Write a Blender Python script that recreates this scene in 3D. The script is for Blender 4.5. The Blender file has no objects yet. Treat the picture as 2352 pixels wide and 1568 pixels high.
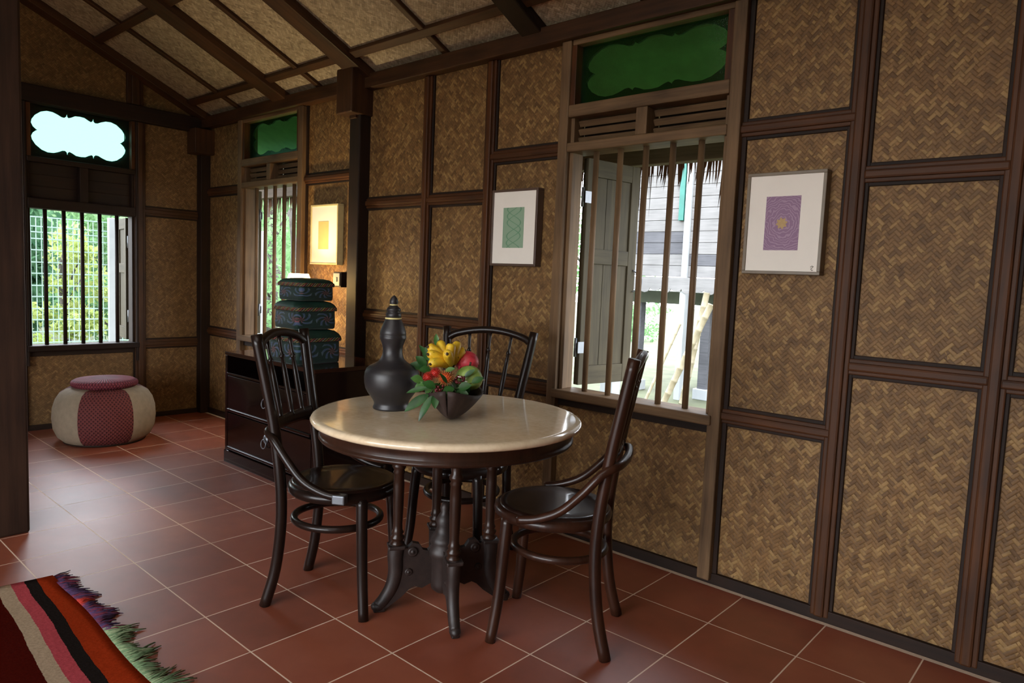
import bpy, bmesh, math, random
from mathutils import Vector, Matrix, Quaternion
PI = math.pi
rnd = random.Random(7)
scene = bpy.context.scene
COL = scene.collection
T = 0.34                 # floor tile pitch
YW = 1.386               # inner face of the right wall
XB = -4.4135             # inner face of the back wall
SL = 0.452               # roof slope

# ------------------------------------------------------------------ helpers
def lin(c):
    c = c / 255.0
    return c / 12.92 if c <= 0.04045 else ((c + 0.055) / 1.055) ** 2.4
def rgb(r, g, b): return (lin(r), lin(g), lin(b), 1.0)

class MB:
    """collects shapes that become ONE mesh object"""
    def __init__(s): s.bm = bmesh.new()
    def _absorb(s, b, mat, M=None, smooth=True):
        if M is not None: bmesh.ops.transform(b, matrix=M, verts=b.verts)
        for f in b.faces: f.material_index = mat; f.smooth = smooth
        me = bpy.data.meshes.new('tmp'); b.to_mesh(me); b.free()
        s.bm.from_mesh(me); bpy.data.meshes.remove(me)
    def box(s, x0, x1, y0, y1, z0, z1, mat=0, bev=0.0, M=None, seg=2):
        b = bmesh.new(); bmesh.ops.create_cube(b, size=1)
        for v in b.verts:
            v.co = Vector((x0 + (v.co.x + .5) * (x1 - x0), y0 + (v.co.y + .5) * (y1 - y0), z0 + (v.co.z + .5) * (z1 - z0)))
        if bev > 0:
            bmesh.ops.bevel(b, geom=list(b.edges), offset=bev, segments=seg, profile=.5, affect='EDGES')
        s._absorb(b, mat, M, smooth=False); return s
    def tube(s, pts, r, seg=10, mat=0, cap=True, flat=1.0, closed=False, M=None):
        pts = [Vector(p) for p in pts]; n = len(pts)
        rs = r if isinstance(r, (list, tuple)) else [r] * n
        b = bmesh.new(); rings = []; ref = None
        for i in range(n):
            if closed: t = pts[(i + 1) % n] - pts[i - 1]
            else: t = pts[min(i + 1, n - 1)] - pts[max(i - 1, 0)]
            t.normalize()
            if ref is None:
                ref = Vector((0, 0, 1)) if abs(t.z) < .9 else Vector((1, 0, 0))
            u = ref - t * ref.dot(t); u.normalize(); w = t.cross(u); ref = u
            rings.append([b.verts.new(pts[i] + (u * math.cos(2 * PI * k / seg) + w * math.sin(2 * PI * k / seg) * flat) * rs[i]) for k in range(seg)])
        for i in range(n if closed else n - 1):
            a, c = rings[i], rings[(i + 1) % n]
            for k in range(seg): b.faces.new((a[k], a[(k + 1) % seg], c[(k + 1) % seg], c[k]))
        if cap and not closed:
            b.faces.new(rings[0][::-1]); b.faces.new(rings[-1])
        s._absorb(b, mat, M)
        return s
    def lathe(s, prof, seg=40, mat=0, M=None, a0=0.0, a1=2 * PI, c=(0, 0), sx=1.0, sy=1.0):
        b = bmesh.new(); full = abs(a1 - a0 - 2 * PI) < 1e-6; n = seg if full else seg + 1; rings = []
        for r, z in prof:
            if r < 1e-6: rings.append([b.verts.new((c[0], c[1], z))] * n)
            else: rings.append([b.verts.new((c[0] + sx * r * math.cos(a0 + (a1 - a0) * k / seg), c[1] + sy * r * math.sin(a0 + (a1 - a0) * k / seg), z)) for k in range(n)])
        for i in range(len(prof) - 1):
            for k in range(seg):
                q = [rings[i][k], rings[i][(k + 1) % n], rings[i + 1][(k + 1) % n], rings[i + 1][k]]
                u = []
                for v in q:
                    if v not in u: u.append(v)
                if len(u) > 2:
                    try: b.faces.new(u)
                    except ValueError: pass
        s._absorb(b, mat, M); return s
    def ball(s, c, r, mat=0, sub=2, sc=(1, 1, 1), M=None):
        b = bmesh.new(); bmesh.ops.create_icosphere(b, subdivisions=sub, radius=r)
        for v in b.verts: v.co = Vector((v.co.x * sc[0] + c[0], v.co.y * sc[1] + c[1], v.co.z * sc[2] + c[2]))
        s._absorb(b, mat, M); return s
    def poly(s, pts, mat=0, smooth=False):
        vs = [s.bm.verts.new(p) for p in pts]
        f = s.bm.faces.new(vs); f.material_index = mat; f.smooth = smooth; return s
    def prism(s, pts, d, mat=0, M=None):
        """polygon in local XZ extruded along +Y by d"""
        b = bmesh.new()
        a = [b.verts.new((p[0], 0, p[1])) for p in pts]; c = [b.verts.new((p[0], d, p[1])) for p in pts]
        b.faces.new(a); b.faces.new(c[::-1]); n = len(pts)
        for i in range(n): b.faces.new((a[i], c[i], c[(i + 1) % n], a[(i + 1) % n]))
        bmesh.ops.recalc_face_normals(b, faces=b.faces)
        s._absorb(b, mat, M, smooth=False); return s
    def build(s, name, mats, parent=None, loc=None, rotz=None, autosmooth=None):
        me = bpy.data.meshes.new(name)
        s.bm.normal_update(); s.bm.to_mesh(me); s.bm.free()
        for m in (mats if isinstance(mats, (list, tuple)) else [mats]): me.materials.append(m)
        o = bpy.data.objects.new(name, me); COL.objects.link(o)
        if parent: o.parent = parent
        if loc: o.location = loc
        if rotz is not None: o.rotation_euler = (0, 0, rotz)
        return o

def tag(o, label=None, cat=None, group=None, kind=None):
    if label: o['label'] = label
    if cat: o['category'] = cat
    if group: o['group'] = group
    if kind: o['kind'] = kind
    return o
def thing(name, label, cat, loc=(0, 0, 0), rotz=0, group=None, kind=None):
    o = bpy.data.objects.new(name, None); COL.objects.link(o)
    o.location = loc; o.rotation_euler = (0, 0, rotz)
    return tag(o, label, cat, group, kind)
def dup(root, loc, rotz, label):
    r = root.copy(); COL.objects.link(r); r.location = loc; r.rotation_euler = (0, 0, rotz); r['label'] = label
    for ch in list(root.children):
        c = ch.copy(); COL.objects.link(c); c.parent = r
        for g in list(ch.children):
            d = g.copy(); COL.objects.link(d); d.parent = c
    return r
def smooth_path(pts, n=6):
    """Catmull-Rom through the points"""
    P = [Vector(p) for p in pts]; out = []
    for i in range(len(P) - 1):
        p0 = P[i - 1] if i else P[i] * 2 - P[i + 1]; p1, p2 = P[i], P[i + 1]
        p3 = P[i + 2] if i + 2 < len(P) else P[i + 1] * 2 - P[i]
        for k in range(n):
            t = k / n
            out.append(.5 * ((2 * p1) + (p2 - p0) * t + (2 * p0 - 5 * p1 + 4 * p2 - p3) * t * t + (3 * p1 - p0 - 3 * p2 + p3) * t ** 3))
    out.append(P[-1]); return out

# ------------------------------------------------------------------ materials
class N:
    """small node-graph writer"""
    def __init__(s, name):
        s.m = bpy.data.materials.new(name); s.m.use_nodes = True; s.t = s.m.node_tree; s.t.nodes.clear()
        s.out = s.t.nodes.new('ShaderNodeOutputMaterial')
    def add(s, typ, **kw):
        n = s.t.nodes.new(typ)
        for k, v in kw.items(): setattr(n, k, v)
        return n
    def link(s, a, b): s.t.links.new(a, b)
    def put(s, sock, v):
        if hasattr(v, 'is_linked'): s.link(v, sock)
        else: sock.default_value = v
    def math(s, op, a, b=None, c=None):
        n = s.add('ShaderNodeMath', operation=op); s.put(n.inputs[0], a)
        if b is not None: s.put(n.inputs[1], b)
        if c is not None: s.put(n.inputs[2], c)
        return n.outputs[0]
    def coord(s, which='Object'): return s.add('ShaderNodeTexCoord').outputs[which]
    def sep(s, v):
        n = s.add('ShaderNodeSeparateXYZ'); s.link(v, n.inputs[0]); return n.outputs
    def comb(s, x, y, z=0.0):
        n = s.add('ShaderNodeCombineXYZ'); s.put(n.inputs[0], x); s.put(n.inputs[1], y); s.put(n.inputs[2], z); return n.outputs[0]
    def mapping(s, v, scale):
        n = s.add('ShaderNodeMapping'); s.link(v, n.inputs[0]); n.inputs['Scale'].default_value = scale; return n.outputs[0]
    def noise(s, v, scale, detail=3, rough=.55):
        n = s.add('ShaderNodeTexNoise'); s.link(v, n.inputs['Vector']); n.inputs['Scale'].default_value = scale
        n.inputs['Detail'].default_value = detail; n.inputs['Roughness'].default_value = rough; return n.outputs['Fac']
    def white(s, v):
        n = s.add('ShaderNodeTexWhiteNoise', noise_dimensions='3D'); s.link(v, n.inputs['Vector']); return n.outputs['Value']
    def ramp(s, f, stops, const=False):
        n = s.add('ShaderNodeValToRGB'); s.link(f, n.inputs[0]); e = n.color_ramp.elements
        if const: n.color_ramp.interpolation = 'CONSTANT'
        while len(e) < len(stops): e.new(.5)
        for el, (p, c) in zip(e, stops): el.position = p; el.color = c
        return n.outputs[0]
    def mix(s, f, a, b, blend='MIX'):
        n = s.add('ShaderNodeMix', data_type='RGBA', blend_type=blend)
        s.put(n.inputs[0], f); s.put(n.inputs[6], a); s.put(n.inputs[7], b); return n.outputs[2]
    def bump(s, h, strength=.5, dist=.002):
        n = s.add('ShaderNodeBump'); s.link(h, n.inputs['Height']); n.inputs['Strength'].default_value = strength
        n.inputs['Distance'].default_value = dist; return n.outputs[0]
    def bsdf(s, color, rough=.5, normal=None, spec=.5, metal=0.0, coat=0.0, trans=0.0, emit=None, estr=0.0, sheen=0.0):
        n = s.add('ShaderNodeBsdfPrincipled'); s.put(n.inputs['Base Color'], color); s.put(n.inputs['Roughness'], rough)
        n.inputs['Specular IOR Level'].default_value = spec; n.inputs['Metallic'].default_value = metal
        n.inputs['Coat Weight'].default_value = coat; n.inputs['Coat Roughness'].default_value = .08
        n.inputs['Transmission Weight'].default_value = trans; n.inputs['Sheen Weight'].default_value = sheen
        if normal is not None: s.link(normal, n.inputs['Normal'])
        if emit is not None: n.inputs['Emission Color'].default_value = emit; n.inputs['Emission Strength'].default_value = estr
        s.link(n.outputs[0], s.out.inputs[0]); return n

def mat_plain(name, c, rough=.5, var=.15, scale=12, spec=.5, metal=0, coat=0, bump=0, bscale=60):
    g = N(name); co = g.coord(); n = g.noise(co, scale)
    lo = tuple(x * (1 - var) for x in c[:3]) + (1,); hi = tuple(min(1, x * (1 + var)) for x in c[:3]) + (1,)
    nm = g.bump(g.noise(co, bscale), bump, .002) if bump else None
    g.bsdf(g.ramp(n, [(.3, lo), (.7, hi)]), rough, nm, spec, metal, coat); return g.m
def mat_wood(name, dark, light, axis=2, rough=.5, coat=0, scale=14, spec=.25):
    g = N(name); co = g.coord(); sc = [1, 1, 1]; sc[axis] = .06
    m = g.mapping(co, sc); n = g.noise(m, scale * 3, 4, .65); n2 = g.noise(co, 3.0, 2)
    f = g.math('MULTIPLY_ADD', n2, .5, g.math('MULTIPLY', n, .6))
    g.bsdf(g.ramp(f, [(.35, dark), (.75, light)]), rough, g.bump(n, .25, .001), spec, 0, coat); return g.m
def mat_weave(name, ax, w, dark, mid, light, big=(.8, 1.1)):
    g = N(name); x = g.sep(g.coord()); u = x[ax[0]]; v = x[ax[1]]; k = 1 / (w * math.sqrt(2))
    wob = g.noise(g.coord(), 5.0, 1); wob = g.math('MULTIPLY', g.math('SUBTRACT', wob, .5), 2.0)
    a = g.math('ADD', g.math('MULTIPLY', g.math('ADD', u, v), k), wob); b = g.math('ADD', g.math('MULTIPLY', g.math('SUBTRACT', u, v), k), wob)
    i = g.math('FLOOR', a); j = g.math('FLOOR', b); sk = g.math('FLOOR', g.math('MULTIPLY', g.noise(g.coord(), 11.0, 1), 7.0)); s = g.math('ADD', g.math('ADD', i, j), sk)
    m = g.math('FLOORED_MODULO', s, 4.0); top = g.math('LESS_THAN', m, 1.5); seg = g.math('FLOOR', g.math('DIVIDE', s, 4.0))
    fa = g.math('FRACT', a); fb = g.math('FRACT', b)
    inv = g.math('SUBTRACT', 1.0, top)
    pick = lambda p, q: g.math('ADD', g.math('MULTIPLY', p, top), g.math('MULTIPLY', q, inv))
    idv = g.comb(pick(i, j), seg, top); r = g.white(idv)
    cr = pick(fa, fb); al = pick(fb, fa)
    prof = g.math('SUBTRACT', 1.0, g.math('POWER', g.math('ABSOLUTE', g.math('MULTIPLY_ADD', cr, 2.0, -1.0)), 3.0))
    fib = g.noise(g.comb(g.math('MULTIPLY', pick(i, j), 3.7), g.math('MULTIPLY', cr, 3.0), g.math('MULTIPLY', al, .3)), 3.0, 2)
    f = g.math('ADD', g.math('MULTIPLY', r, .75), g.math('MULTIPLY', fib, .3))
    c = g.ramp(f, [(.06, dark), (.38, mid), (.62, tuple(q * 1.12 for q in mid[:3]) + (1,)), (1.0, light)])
    sh = g.math('MULTIPLY_ADD', prof, .25, .75); md = g.noise(g.coord(), 30, 3, .7); sh = g.math('MULTIPLY', sh, g.math('MULTIPLY_ADD', md, 1.1, .45))  # strand edges darkened to paint in shade, plus random blotches
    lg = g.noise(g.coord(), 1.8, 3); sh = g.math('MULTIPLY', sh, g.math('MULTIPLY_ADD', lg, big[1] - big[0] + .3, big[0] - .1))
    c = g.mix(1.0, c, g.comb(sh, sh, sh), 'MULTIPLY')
    h = g.math('ADD', prof, g.math('MULTIPLY', top, .3))
    g.bsdf(c, .55, g.bump(h, .5, .002), .3); return g.m

M = {}
BD, BM, BL = (.086, .041, .012, 1), (.160, .084, .029, 1), (.31, .19, .070, 1)
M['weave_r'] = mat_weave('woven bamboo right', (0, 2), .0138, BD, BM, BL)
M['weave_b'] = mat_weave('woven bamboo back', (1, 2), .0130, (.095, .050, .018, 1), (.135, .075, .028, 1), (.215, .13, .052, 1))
M['weave_c'] = mat_weave('woven bamboo ceiling', (0, 1), .014, (.20, .163, .122, 1), (.32, .264, .198, 1), (.48, .41, .33, 1))
for ax, nm in ((0, 'x'), (1, 'y'), (2, 'z')):
    M['strip_' + nm] = mat_wood('dark stained strip ' + nm, rgb(20, 11, 6), rgb(40, 23, 12), ax, .65)
    M['bead_' + nm] = mat_wood('brown moulding ' + nm, rgb(40, 21, 8), rgb(86, 49, 20), ax, .55)
    M['frame_' + nm] = mat_wood('weathered frame ' + nm, rgb(66, 49, 33), rgb(122, 95, 67), ax, .6)
    M['beam_' + nm] = mat_wood('roof timber ' + nm, rgb(36, 21, 11), rgb(76, 48, 27), ax, .55)
    M['shut_' + nm] = mat_wood('grey green shutter ' + nm, rgb(46, 41, 29), rgb(80, 72, 54), ax, .7)
M['pillar'] = mat_wood('pillar timber', rgb(32, 20, 14), rgb(64, 43, 31), 2, .55)
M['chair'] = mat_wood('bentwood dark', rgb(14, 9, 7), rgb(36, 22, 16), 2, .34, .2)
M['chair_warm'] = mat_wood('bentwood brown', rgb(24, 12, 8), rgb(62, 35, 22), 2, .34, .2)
M['seat'] = mat_wood('seat panel', rgb(24, 14, 11), rgb(44, 28, 22), 0, .3, .3)
M['chest'] = mat_wood('lacquered rosewood', rgb(10, 4, 4), rgb(20, 8, 7), 0, .18, .5)
M['chest_top'] = mat_wood('lacquered rosewood top', rgb(26, 11, 8), rgb(46, 22, 15), 0, .12, .6)
M['black'] = mat_plain('slot shade black', rgb(9, 7, 6), .6)
M['tablewood'] = mat_wood('table wood', rgb(30, 17, 11), rgb(60, 36, 24), 2, .38, .2)
M['aged'] = mat_plain('aged carved wood', rgb(38, 27, 23), .5, .4, 30, bump=.4)
M['brass'] = mat_plain('aged brass', rgb(190, 170, 130), .3, .1, 20, metal=1)
M['steel'] = mat_plain('dull steel', rgb(120, 124, 130), .4, .1, 20, metal=.7)
M['vase'] = mat_plain('black glazed clay', rgb(40, 38, 40), .4, .2, 18, bump=.12, bscale=25)
M['gold'] = mat_plain('gold band', rgb(226, 214, 150), .35, .1, 20)
M['bowl'] = mat_wood('dark coconut wood', rgb(34, 24, 22), rgb(66, 52, 48), 2, .6)
M['white'] = mat_plain('white paint', rgb(226, 226, 220), .5, .04, 8)
M['mat'] = mat_plain('mat board', rgb(236, 230, 220), .8, .02, 8)
M['glasspost'] = mat_plain('pale post', rgb(150, 154, 156), .6, .06, 8)

def mat_marble():
    g = N('cream marble'); co = g.coord(); n = g.noise(co, 4, 6, .65); n2 = g.noise(co, 45, 3)
    f = g.math('ADD', g.math('MULTIPLY', n, .7), g.math('MULTIPLY', n2, .3))
    g.bsdf(g.ramp(f, [(.3, rgb(208, 184, 148)), (.5, rgb(230, 209, 176)), (.7, rgb(242, 225, 196))]), .12, None, .5, 0, .3); return g.m
M['marble'] = mat_marble()
def mat_floor():
    g = N('terracotta tiles'); x = g.sep(g.coord()); a = g.math('DIVIDE', x[0], T); b = g.math('DIVIDE', x[1], T)
    cell = g.comb(g.math('FLOOR', a), g.math('FLOOR', b), 3.0); r = g.white(cell)
    da = g.math('ABSOLUTE', g.math('SUBTRACT', g.math('FRACT', g.math('ADD', a, .5)), .5)); db = g.math('ABSOLUTE', g.math('SUBTRACT', g.math('FRACT', g.math('ADD', b, .5)), .5))
    d = g.math('MINIMUM', da, db); wall = g.math('GREATER_THAN', x[1], YW - .042)
    grout = g.math('MAXIMUM', g.math('LESS_THAN', d, .0075), wall)
    n = g.noise(g.coord(), 7, 4, .6)
    f = g.math('ADD', g.math('MULTIPLY', r, .35), g.math('MULTIPLY', n, .65))
    tile = g.ramp(f, [(.25, rgb(124, 60, 36)), (.5, rgb(142, 70, 44)), (.8, rgb(156, 84, 56))])
    c = g.mix(grout, tile, rgb(226, 198, 172))
    h = g.math('SMOOTH_MIN', d, .02, .01)
    rg = g.math('MULTIPLY_ADD', g.noise(g.coord(), 3, 2), .10, .42)
    rg = g.math('ADD', rg, g.math('MULTIPLY', grout, .4))
    pb = g.bsdf(c, rg, g.bump(h, .4, .02), 1.0, 0, .45); pb.inputs['Coat Roughness'].default_value = .45; return g.m
M['floor'] = mat_floor()
def mat_glass(name, tint, body, body_mix):
    g = N(name); v = g.add('ShaderNodeTexVoronoi'); g.link(g.coord(), v.inputs['Vector']); v.inputs['Scale'].default_value = 140
    nm = g.bump(v.outputs['Distance'], .35, .002)
    tr = g.add('ShaderNodeBsdfTransparent'); tr.inputs[0].default_value = tint
    df = g.add('ShaderNodeBsdfDiffuse'); df.inputs[0].default_value = body
    tl = g.add('ShaderNodeBsdfTranslucent'); tl.inputs[0].default_value = body
    gl = g.add('ShaderNodeBsdfGlossy'); gl.inputs['Roughness'].default_value = .12; g.link(nm, gl.inputs['Normal'])
    def mx(f, a, b):
        n = g.add('ShaderNodeMixShader'); n.inputs[0].default_value = f; g.link(a, n.inputs[1]); g.link(b, n.inputs[2]); return n.outputs[0]
    s = mx(.5, df.outputs[0], tl.outputs[0]); s = mx(body_mix, tr.outputs[0], s); s = mx(.05, s, gl.outputs[0])
    g.link(s, g.out.inputs[0]); return g.m
M['glass'] = mat_glass('green patterned glass', (.30, .47, .41, 1), (.03, .11, .08, 1), .08)
M['glass_r'] = mat_glass('green bottle glass', (.46, .86, .54, 1), (.06, .14, .05, 1), .05)
M['fret'] = mat_wood('dark green fretwork', rgb(8, 18, 12), rgb(14, 28, 18), 0, .6)
# ------------------------------------------------------------------ setting
def structure(o, label): return tag(o, label, None, None, 'structure')
mb = MB(); mb.box(XB - .2, 4.6, -4.9, YW + .05, -.1, 0)
structure(mb.build('floor', M['floor']), 'terracotta tiled floor with pale grout lines')

WX1 = 3.6                                             # right wall runs to here
# window openings (u0,u1,z0,z1)
W1 = (-.38, .465, .725, 2.5); W2 = (-3.70, -2.862, .725, 2.5); WB = (.03, .785, .60, 2.49)
def panel_wall(name, u0, u1, z0, z1, holes, put):
    """a wall slab with rectangular holes; put(mb,ua,ub,za,zb) adds one block"""
    b = MB(); us = sorted({u0, u1, *[h[0] for h in holes], *[h[1] for h in holes]})
    for a, c in zip(us, us[1:]):
        cut = sorted([(h[2], h[3]) for h in holes if h[0] <= a + 1e-6 and h[1] >= c - 1e-6]); z = z0
        for lo, hi in cut:
            if lo > z: put(b, a, c, z, lo)
            z = hi
        if z < z1: put(b, a, c, z, z1)
    return b
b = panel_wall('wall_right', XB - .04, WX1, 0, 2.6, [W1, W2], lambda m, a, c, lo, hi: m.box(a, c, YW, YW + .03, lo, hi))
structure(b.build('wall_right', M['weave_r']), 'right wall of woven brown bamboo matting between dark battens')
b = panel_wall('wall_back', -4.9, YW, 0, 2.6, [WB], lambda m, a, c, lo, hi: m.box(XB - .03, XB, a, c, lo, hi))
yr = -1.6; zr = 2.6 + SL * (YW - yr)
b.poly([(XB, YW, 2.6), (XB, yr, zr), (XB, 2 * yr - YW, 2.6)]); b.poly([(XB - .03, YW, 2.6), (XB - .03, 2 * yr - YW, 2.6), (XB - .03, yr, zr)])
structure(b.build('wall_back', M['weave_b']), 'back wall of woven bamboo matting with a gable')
# walls behind the viewer: near end wall, and the left side with its wide open veranda doorway
b = MB(); b.box(WX1, WX1 + .03, -4.9, YW, 0, 2.6)
b.poly([(WX1, YW, 2.6), (WX1, 2 * yr - YW, 2.6), (WX1, yr, zr)])
structure(b.build('wall_near', M['weave_b']), 'woven bamboo end wall behind the viewer')
b = MB(); b.box(XB, -1.6, -4.63, -4.6, 0, 2.6); b.box(-1.6, 2.4, -4.63, -4.6, 2.1, 2.6); b.box(2.4, WX1, -4.63, -4.6, 0, 2.6)
structure(b.build('wall_left', M['weave_r']), 'left woven wall with a wide veranda opening')
# ceiling: one slab per roof pitch, built flat then tilted so the weave follows the slope
ang = math.atan(SL); Ls = (YW - yr) / math.cos(ang)
for sgn, nm, lab in ((1, 'ceiling', 'sloping woven matting ceiling above the right wall'), (-1, 'ceiling_left', 'sloping woven matting ceiling on the far pitch')):
    b = MB(); b.box(XB - .5, WX1 + .2, -.12 if sgn > 0 else -.02, Ls, 0, .03)
    o = structure(b.build(nm, M['weave_c']), lab)
    if sgn > 0: o.matrix_world = Matrix.Translation((0, YW, 2.6)) @ Matrix.Rotation(PI, 4, 'Z') @ Matrix.Rotation(ang, 4, 'X') @ Matrix.Scale(1, 4)
    else: o.matrix_world = Matrix.Translation((0, 2 * yr - YW, 2.6)) @ Matrix.Rotation(ang, 4, 'X')
    if sgn > 0: o.matrix_world = Matrix.Translation((XB + WX1 - .3, 0, 0)) @ o.matrix_world
def slope_M(x): return Matrix.Translation((x, YW, 2.6)) @ Matrix.Rotation(PI, 4, 'Z') @ Matrix.Rotation(ang, 4, 'X')
def rafter(x, w, d, lab, mat='beam_y'):
    b = MB(); b.box(-w / 2, w / 2, -.02, Ls + .02, -d, 0, bev=.006)
    o = b.build('ceiling_beam', M[mat]); o.matrix_world = slope_M(x); structure(o, lab)
rafter(XB + .07, .13, .06, 'thick dark rafter lying against the back gable')
rafter(-3.09, .17, .06, 'thick rafter above the far window')
rafter(-2.06, .16, .06, 'thick brown rafter ending over the bracket column')
rafter(-.625, .13, .06, 'near dark rafter just left of the large window', 'strip_y')
rafter(.95, .15, .06, 'thick rafter right of the large window')
for x, l in ((-3.76, 'thin ceiling batten nearest the gable'), (-2.6, 'thin ceiling batten in the second bay'), (-1.30, 'thin ceiling batten in the third bay'), (.03, 'thin ceiling batten above the large window')):
    rafter(x, .045, .025, l)
for y, l in ((1.19, 'long purlin low on the sloping ceiling'), (.487, 'long purlin higher on the sloping ceiling'), (-.25, 'long purlin near the ridge')):
    b = MB(); t = (YW - y) / math.cos(ang); b.box(-WX1, -XB, t - .028, t + .028, -.03, 0, bev=.004)
    o = b.build('ceiling_beam', M['beam_x']); o.matrix_world = slope_M(0); structure(o, l)

# battens ---------------------------------------------------------------
trim_i = [0]
def batten(p0, p1, lab, wide=.094, bead=.052, face='R', deep=.036, base=.012, cut0=0, cut1=0):
    """moulded batten on the right ('R', u=x) or back ('B', u=y) wall from (u,z) to (u,z)"""
    (u0, z0), (u1, z1) = p0, p1; vert = abs(u1 - u0) < 1e-6; b = MB()
    def put(w, d, mat, bev):
        h = w / 2
        a, c, e, f = (u0 - h, u0 + h, z0, z1) if vert else (u0, u1, z0 - h, z0 + h)
        if face == 'R': b.box(a, c, YW - d, YW + .004, e, f, mat, bev)
        else: b.box(XB - .004, XB + d, a, c, e, f, mat, bev)
    put(wide, base, 0, .003); put(bead * 1.35, deep * .66, 1, .005); put(bead * .72, deep, 1, .008)
    trim_i[0] += 1
    ax = 'z' if vert else ('x' if face == 'R' else 'y')
    return structure(b.build('trim_%d' % trim_i[0], [M['strip_' + ax], M[('bead_' if face == 'R' else 'beam_') + ax]]), lab)
PZ = 2.50
for u, l in ((-1.465, 'vertical batten right of the bracket column'), (-.94, 'vertical batten left of the green print'), (.985, 'vertical batten right of the purple print'),
             (1.485, 'vertical batten second right of the purple print'), (2.0, 'vertical batten third right of the purple print'), (2.6, 'vertical batten near the viewer')):
    batten((u, .02), (u, PZ), l)
for u0, u1, z, l in ((XB + .1, W2[0] - .1, 1.955, 'upper rail in the corner bay'), (XB + .1, W2[0] - .1, .742, 'lower rail in the corner bay'),
                     (W2[1] + .09, -2.17, 1.972, 'upper rail above the lamplit print'), (W2[1] + .09, -2.17, .742, 'lower rail behind the fabric boxes'),
                     (-2.05, -1.51, 1.768, 'upper rail in the bay beside the column'), (-2.05, -1.51, 1.03, 'lower rail in the bay beside the column'),
                     (-1.42, -.985, 1.765, 'upper rail in the bay left of the green print'), (-1.42, -.985, 1.035, 'lower rail in the bay left of the green print'),
                     (-.895, W1[0] - .08, 1.978, 'rail above the green print'), (-.895, W1[0] - .08, .742, 'rail behind the back chair'),
                     (W1[1] + .07, .955, 1.973, 'rail above the purple print'), (W1[1] + .07, .955, .757, 'rail below the purple print'),
                     (1.045, 1.44, 1.756, 'upper rail right of the purple print'), (1.045, 1.44, 1.03, 'lower rail right of the purple print'),
                     (1.53, 1.955, 1.94, 'upper rail at the right edge'), (1.53, 1.955, 1.025, 'lower rail at the right edge'), (2.045, 2.55, 1.97, 'upper rail beside the viewer'), (2.045, 2.55, .75, 'lower rail beside the viewer')):
    batten((u0 - .030, z), (u1 + .030, z), l, wide=.088, bead=.046, deep=.030, base=.010)
for u0, u1, z, l in ((.86, YW - .1, 1.747, 'upper rail right of the back window'), (.86, YW - .1, .637, 'lower rail right of the back window')):
    batten((u0 - .02, z), (u1 + .02, z), l, wide=.09, bead=.05, face='B', deep=.030, base=.010)
batten((.822, .02), (.822, 2.46), 'post right of the back window', wide=.10, bead=.062, face='B', deep=.045)
batten((-.03, .02), (-.03, 2.46), 'post left of the back window', wide=.10, bead=.062, face='B', deep=.045)
batten((.79, 2.59), (.79, 2.86), 'king post in the back gable', wide=.11, bead=.09, face='B', deep=.045)
for x0, x1, l, nm in ((XB, WX1, 'dark base strip along the right wall', 'right'),):
    b = MB(); b.box(x0, x1, YW - .02, YW, 0, .05, bev=.003); structure(b.build('baseboard_right', M['strip_x']), l)
b = MB(); b.box(XB, XB + .02, -4.6, YW, 0, .04, bev=.003); structure(b.build('baseboard_back', M['strip_y']), 'dark base strip along the back wall')
# plates
def timber(name, lab, x0, x1, y0, y1, z0, z1, mat, bev=.006):
    b = MB(); b.box(x0, x1, y0, y1, z0, z1, bev=bev); return structure(b.build(name, M[mat]), lab)
timber('wall_plate_right', 'long dark wall plate along the top of the right wall', XB, WX1, YW - .07, YW + .06, 2.50, 2.59, 'beam_x')
timber('wall_plate_back', 'dark tie beam across the back wall', XB - .04, XB + .06, -4.6, YW, 2.46, 2.585, 'strip_y')
# columns
timber('column_left', 'big dark square timber pillar at the left edge', -2.24, -2.05, -.80, -.555, 0, 3.4, 'pillar', .012)
b = MB(); b.box(-2.165, -2.05, YW - .085, YW + .05, 0, 2.55, bev=.008); structure(b.build('column_right', M['strip_z']), 'dark column on the right wall under the bracket block')
b = MB(); b.box(-2.20, -2.03, YW - .17, YW + .02, 2.335, 2.62, bev=.008); b.box(-2.15, -2.08, YW - .10, YW - .05, 2.315, 2.34, bev=.004)
structure(b.build('column_right_bracket', M['beam_z']), 'heavy wooden bracket block at the head of the column')
timber('column_corner', 'dark corner post where the walls meet', XB, XB + .085, YW - .085, YW, 0, 2.5, 'strip_z', .005)
timber('column_corner_bracket', 'wooden block at the head of the corner post', XB, XB + .16, YW - .17, YW, 2.27, 2.48, 'beam_z')

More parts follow.
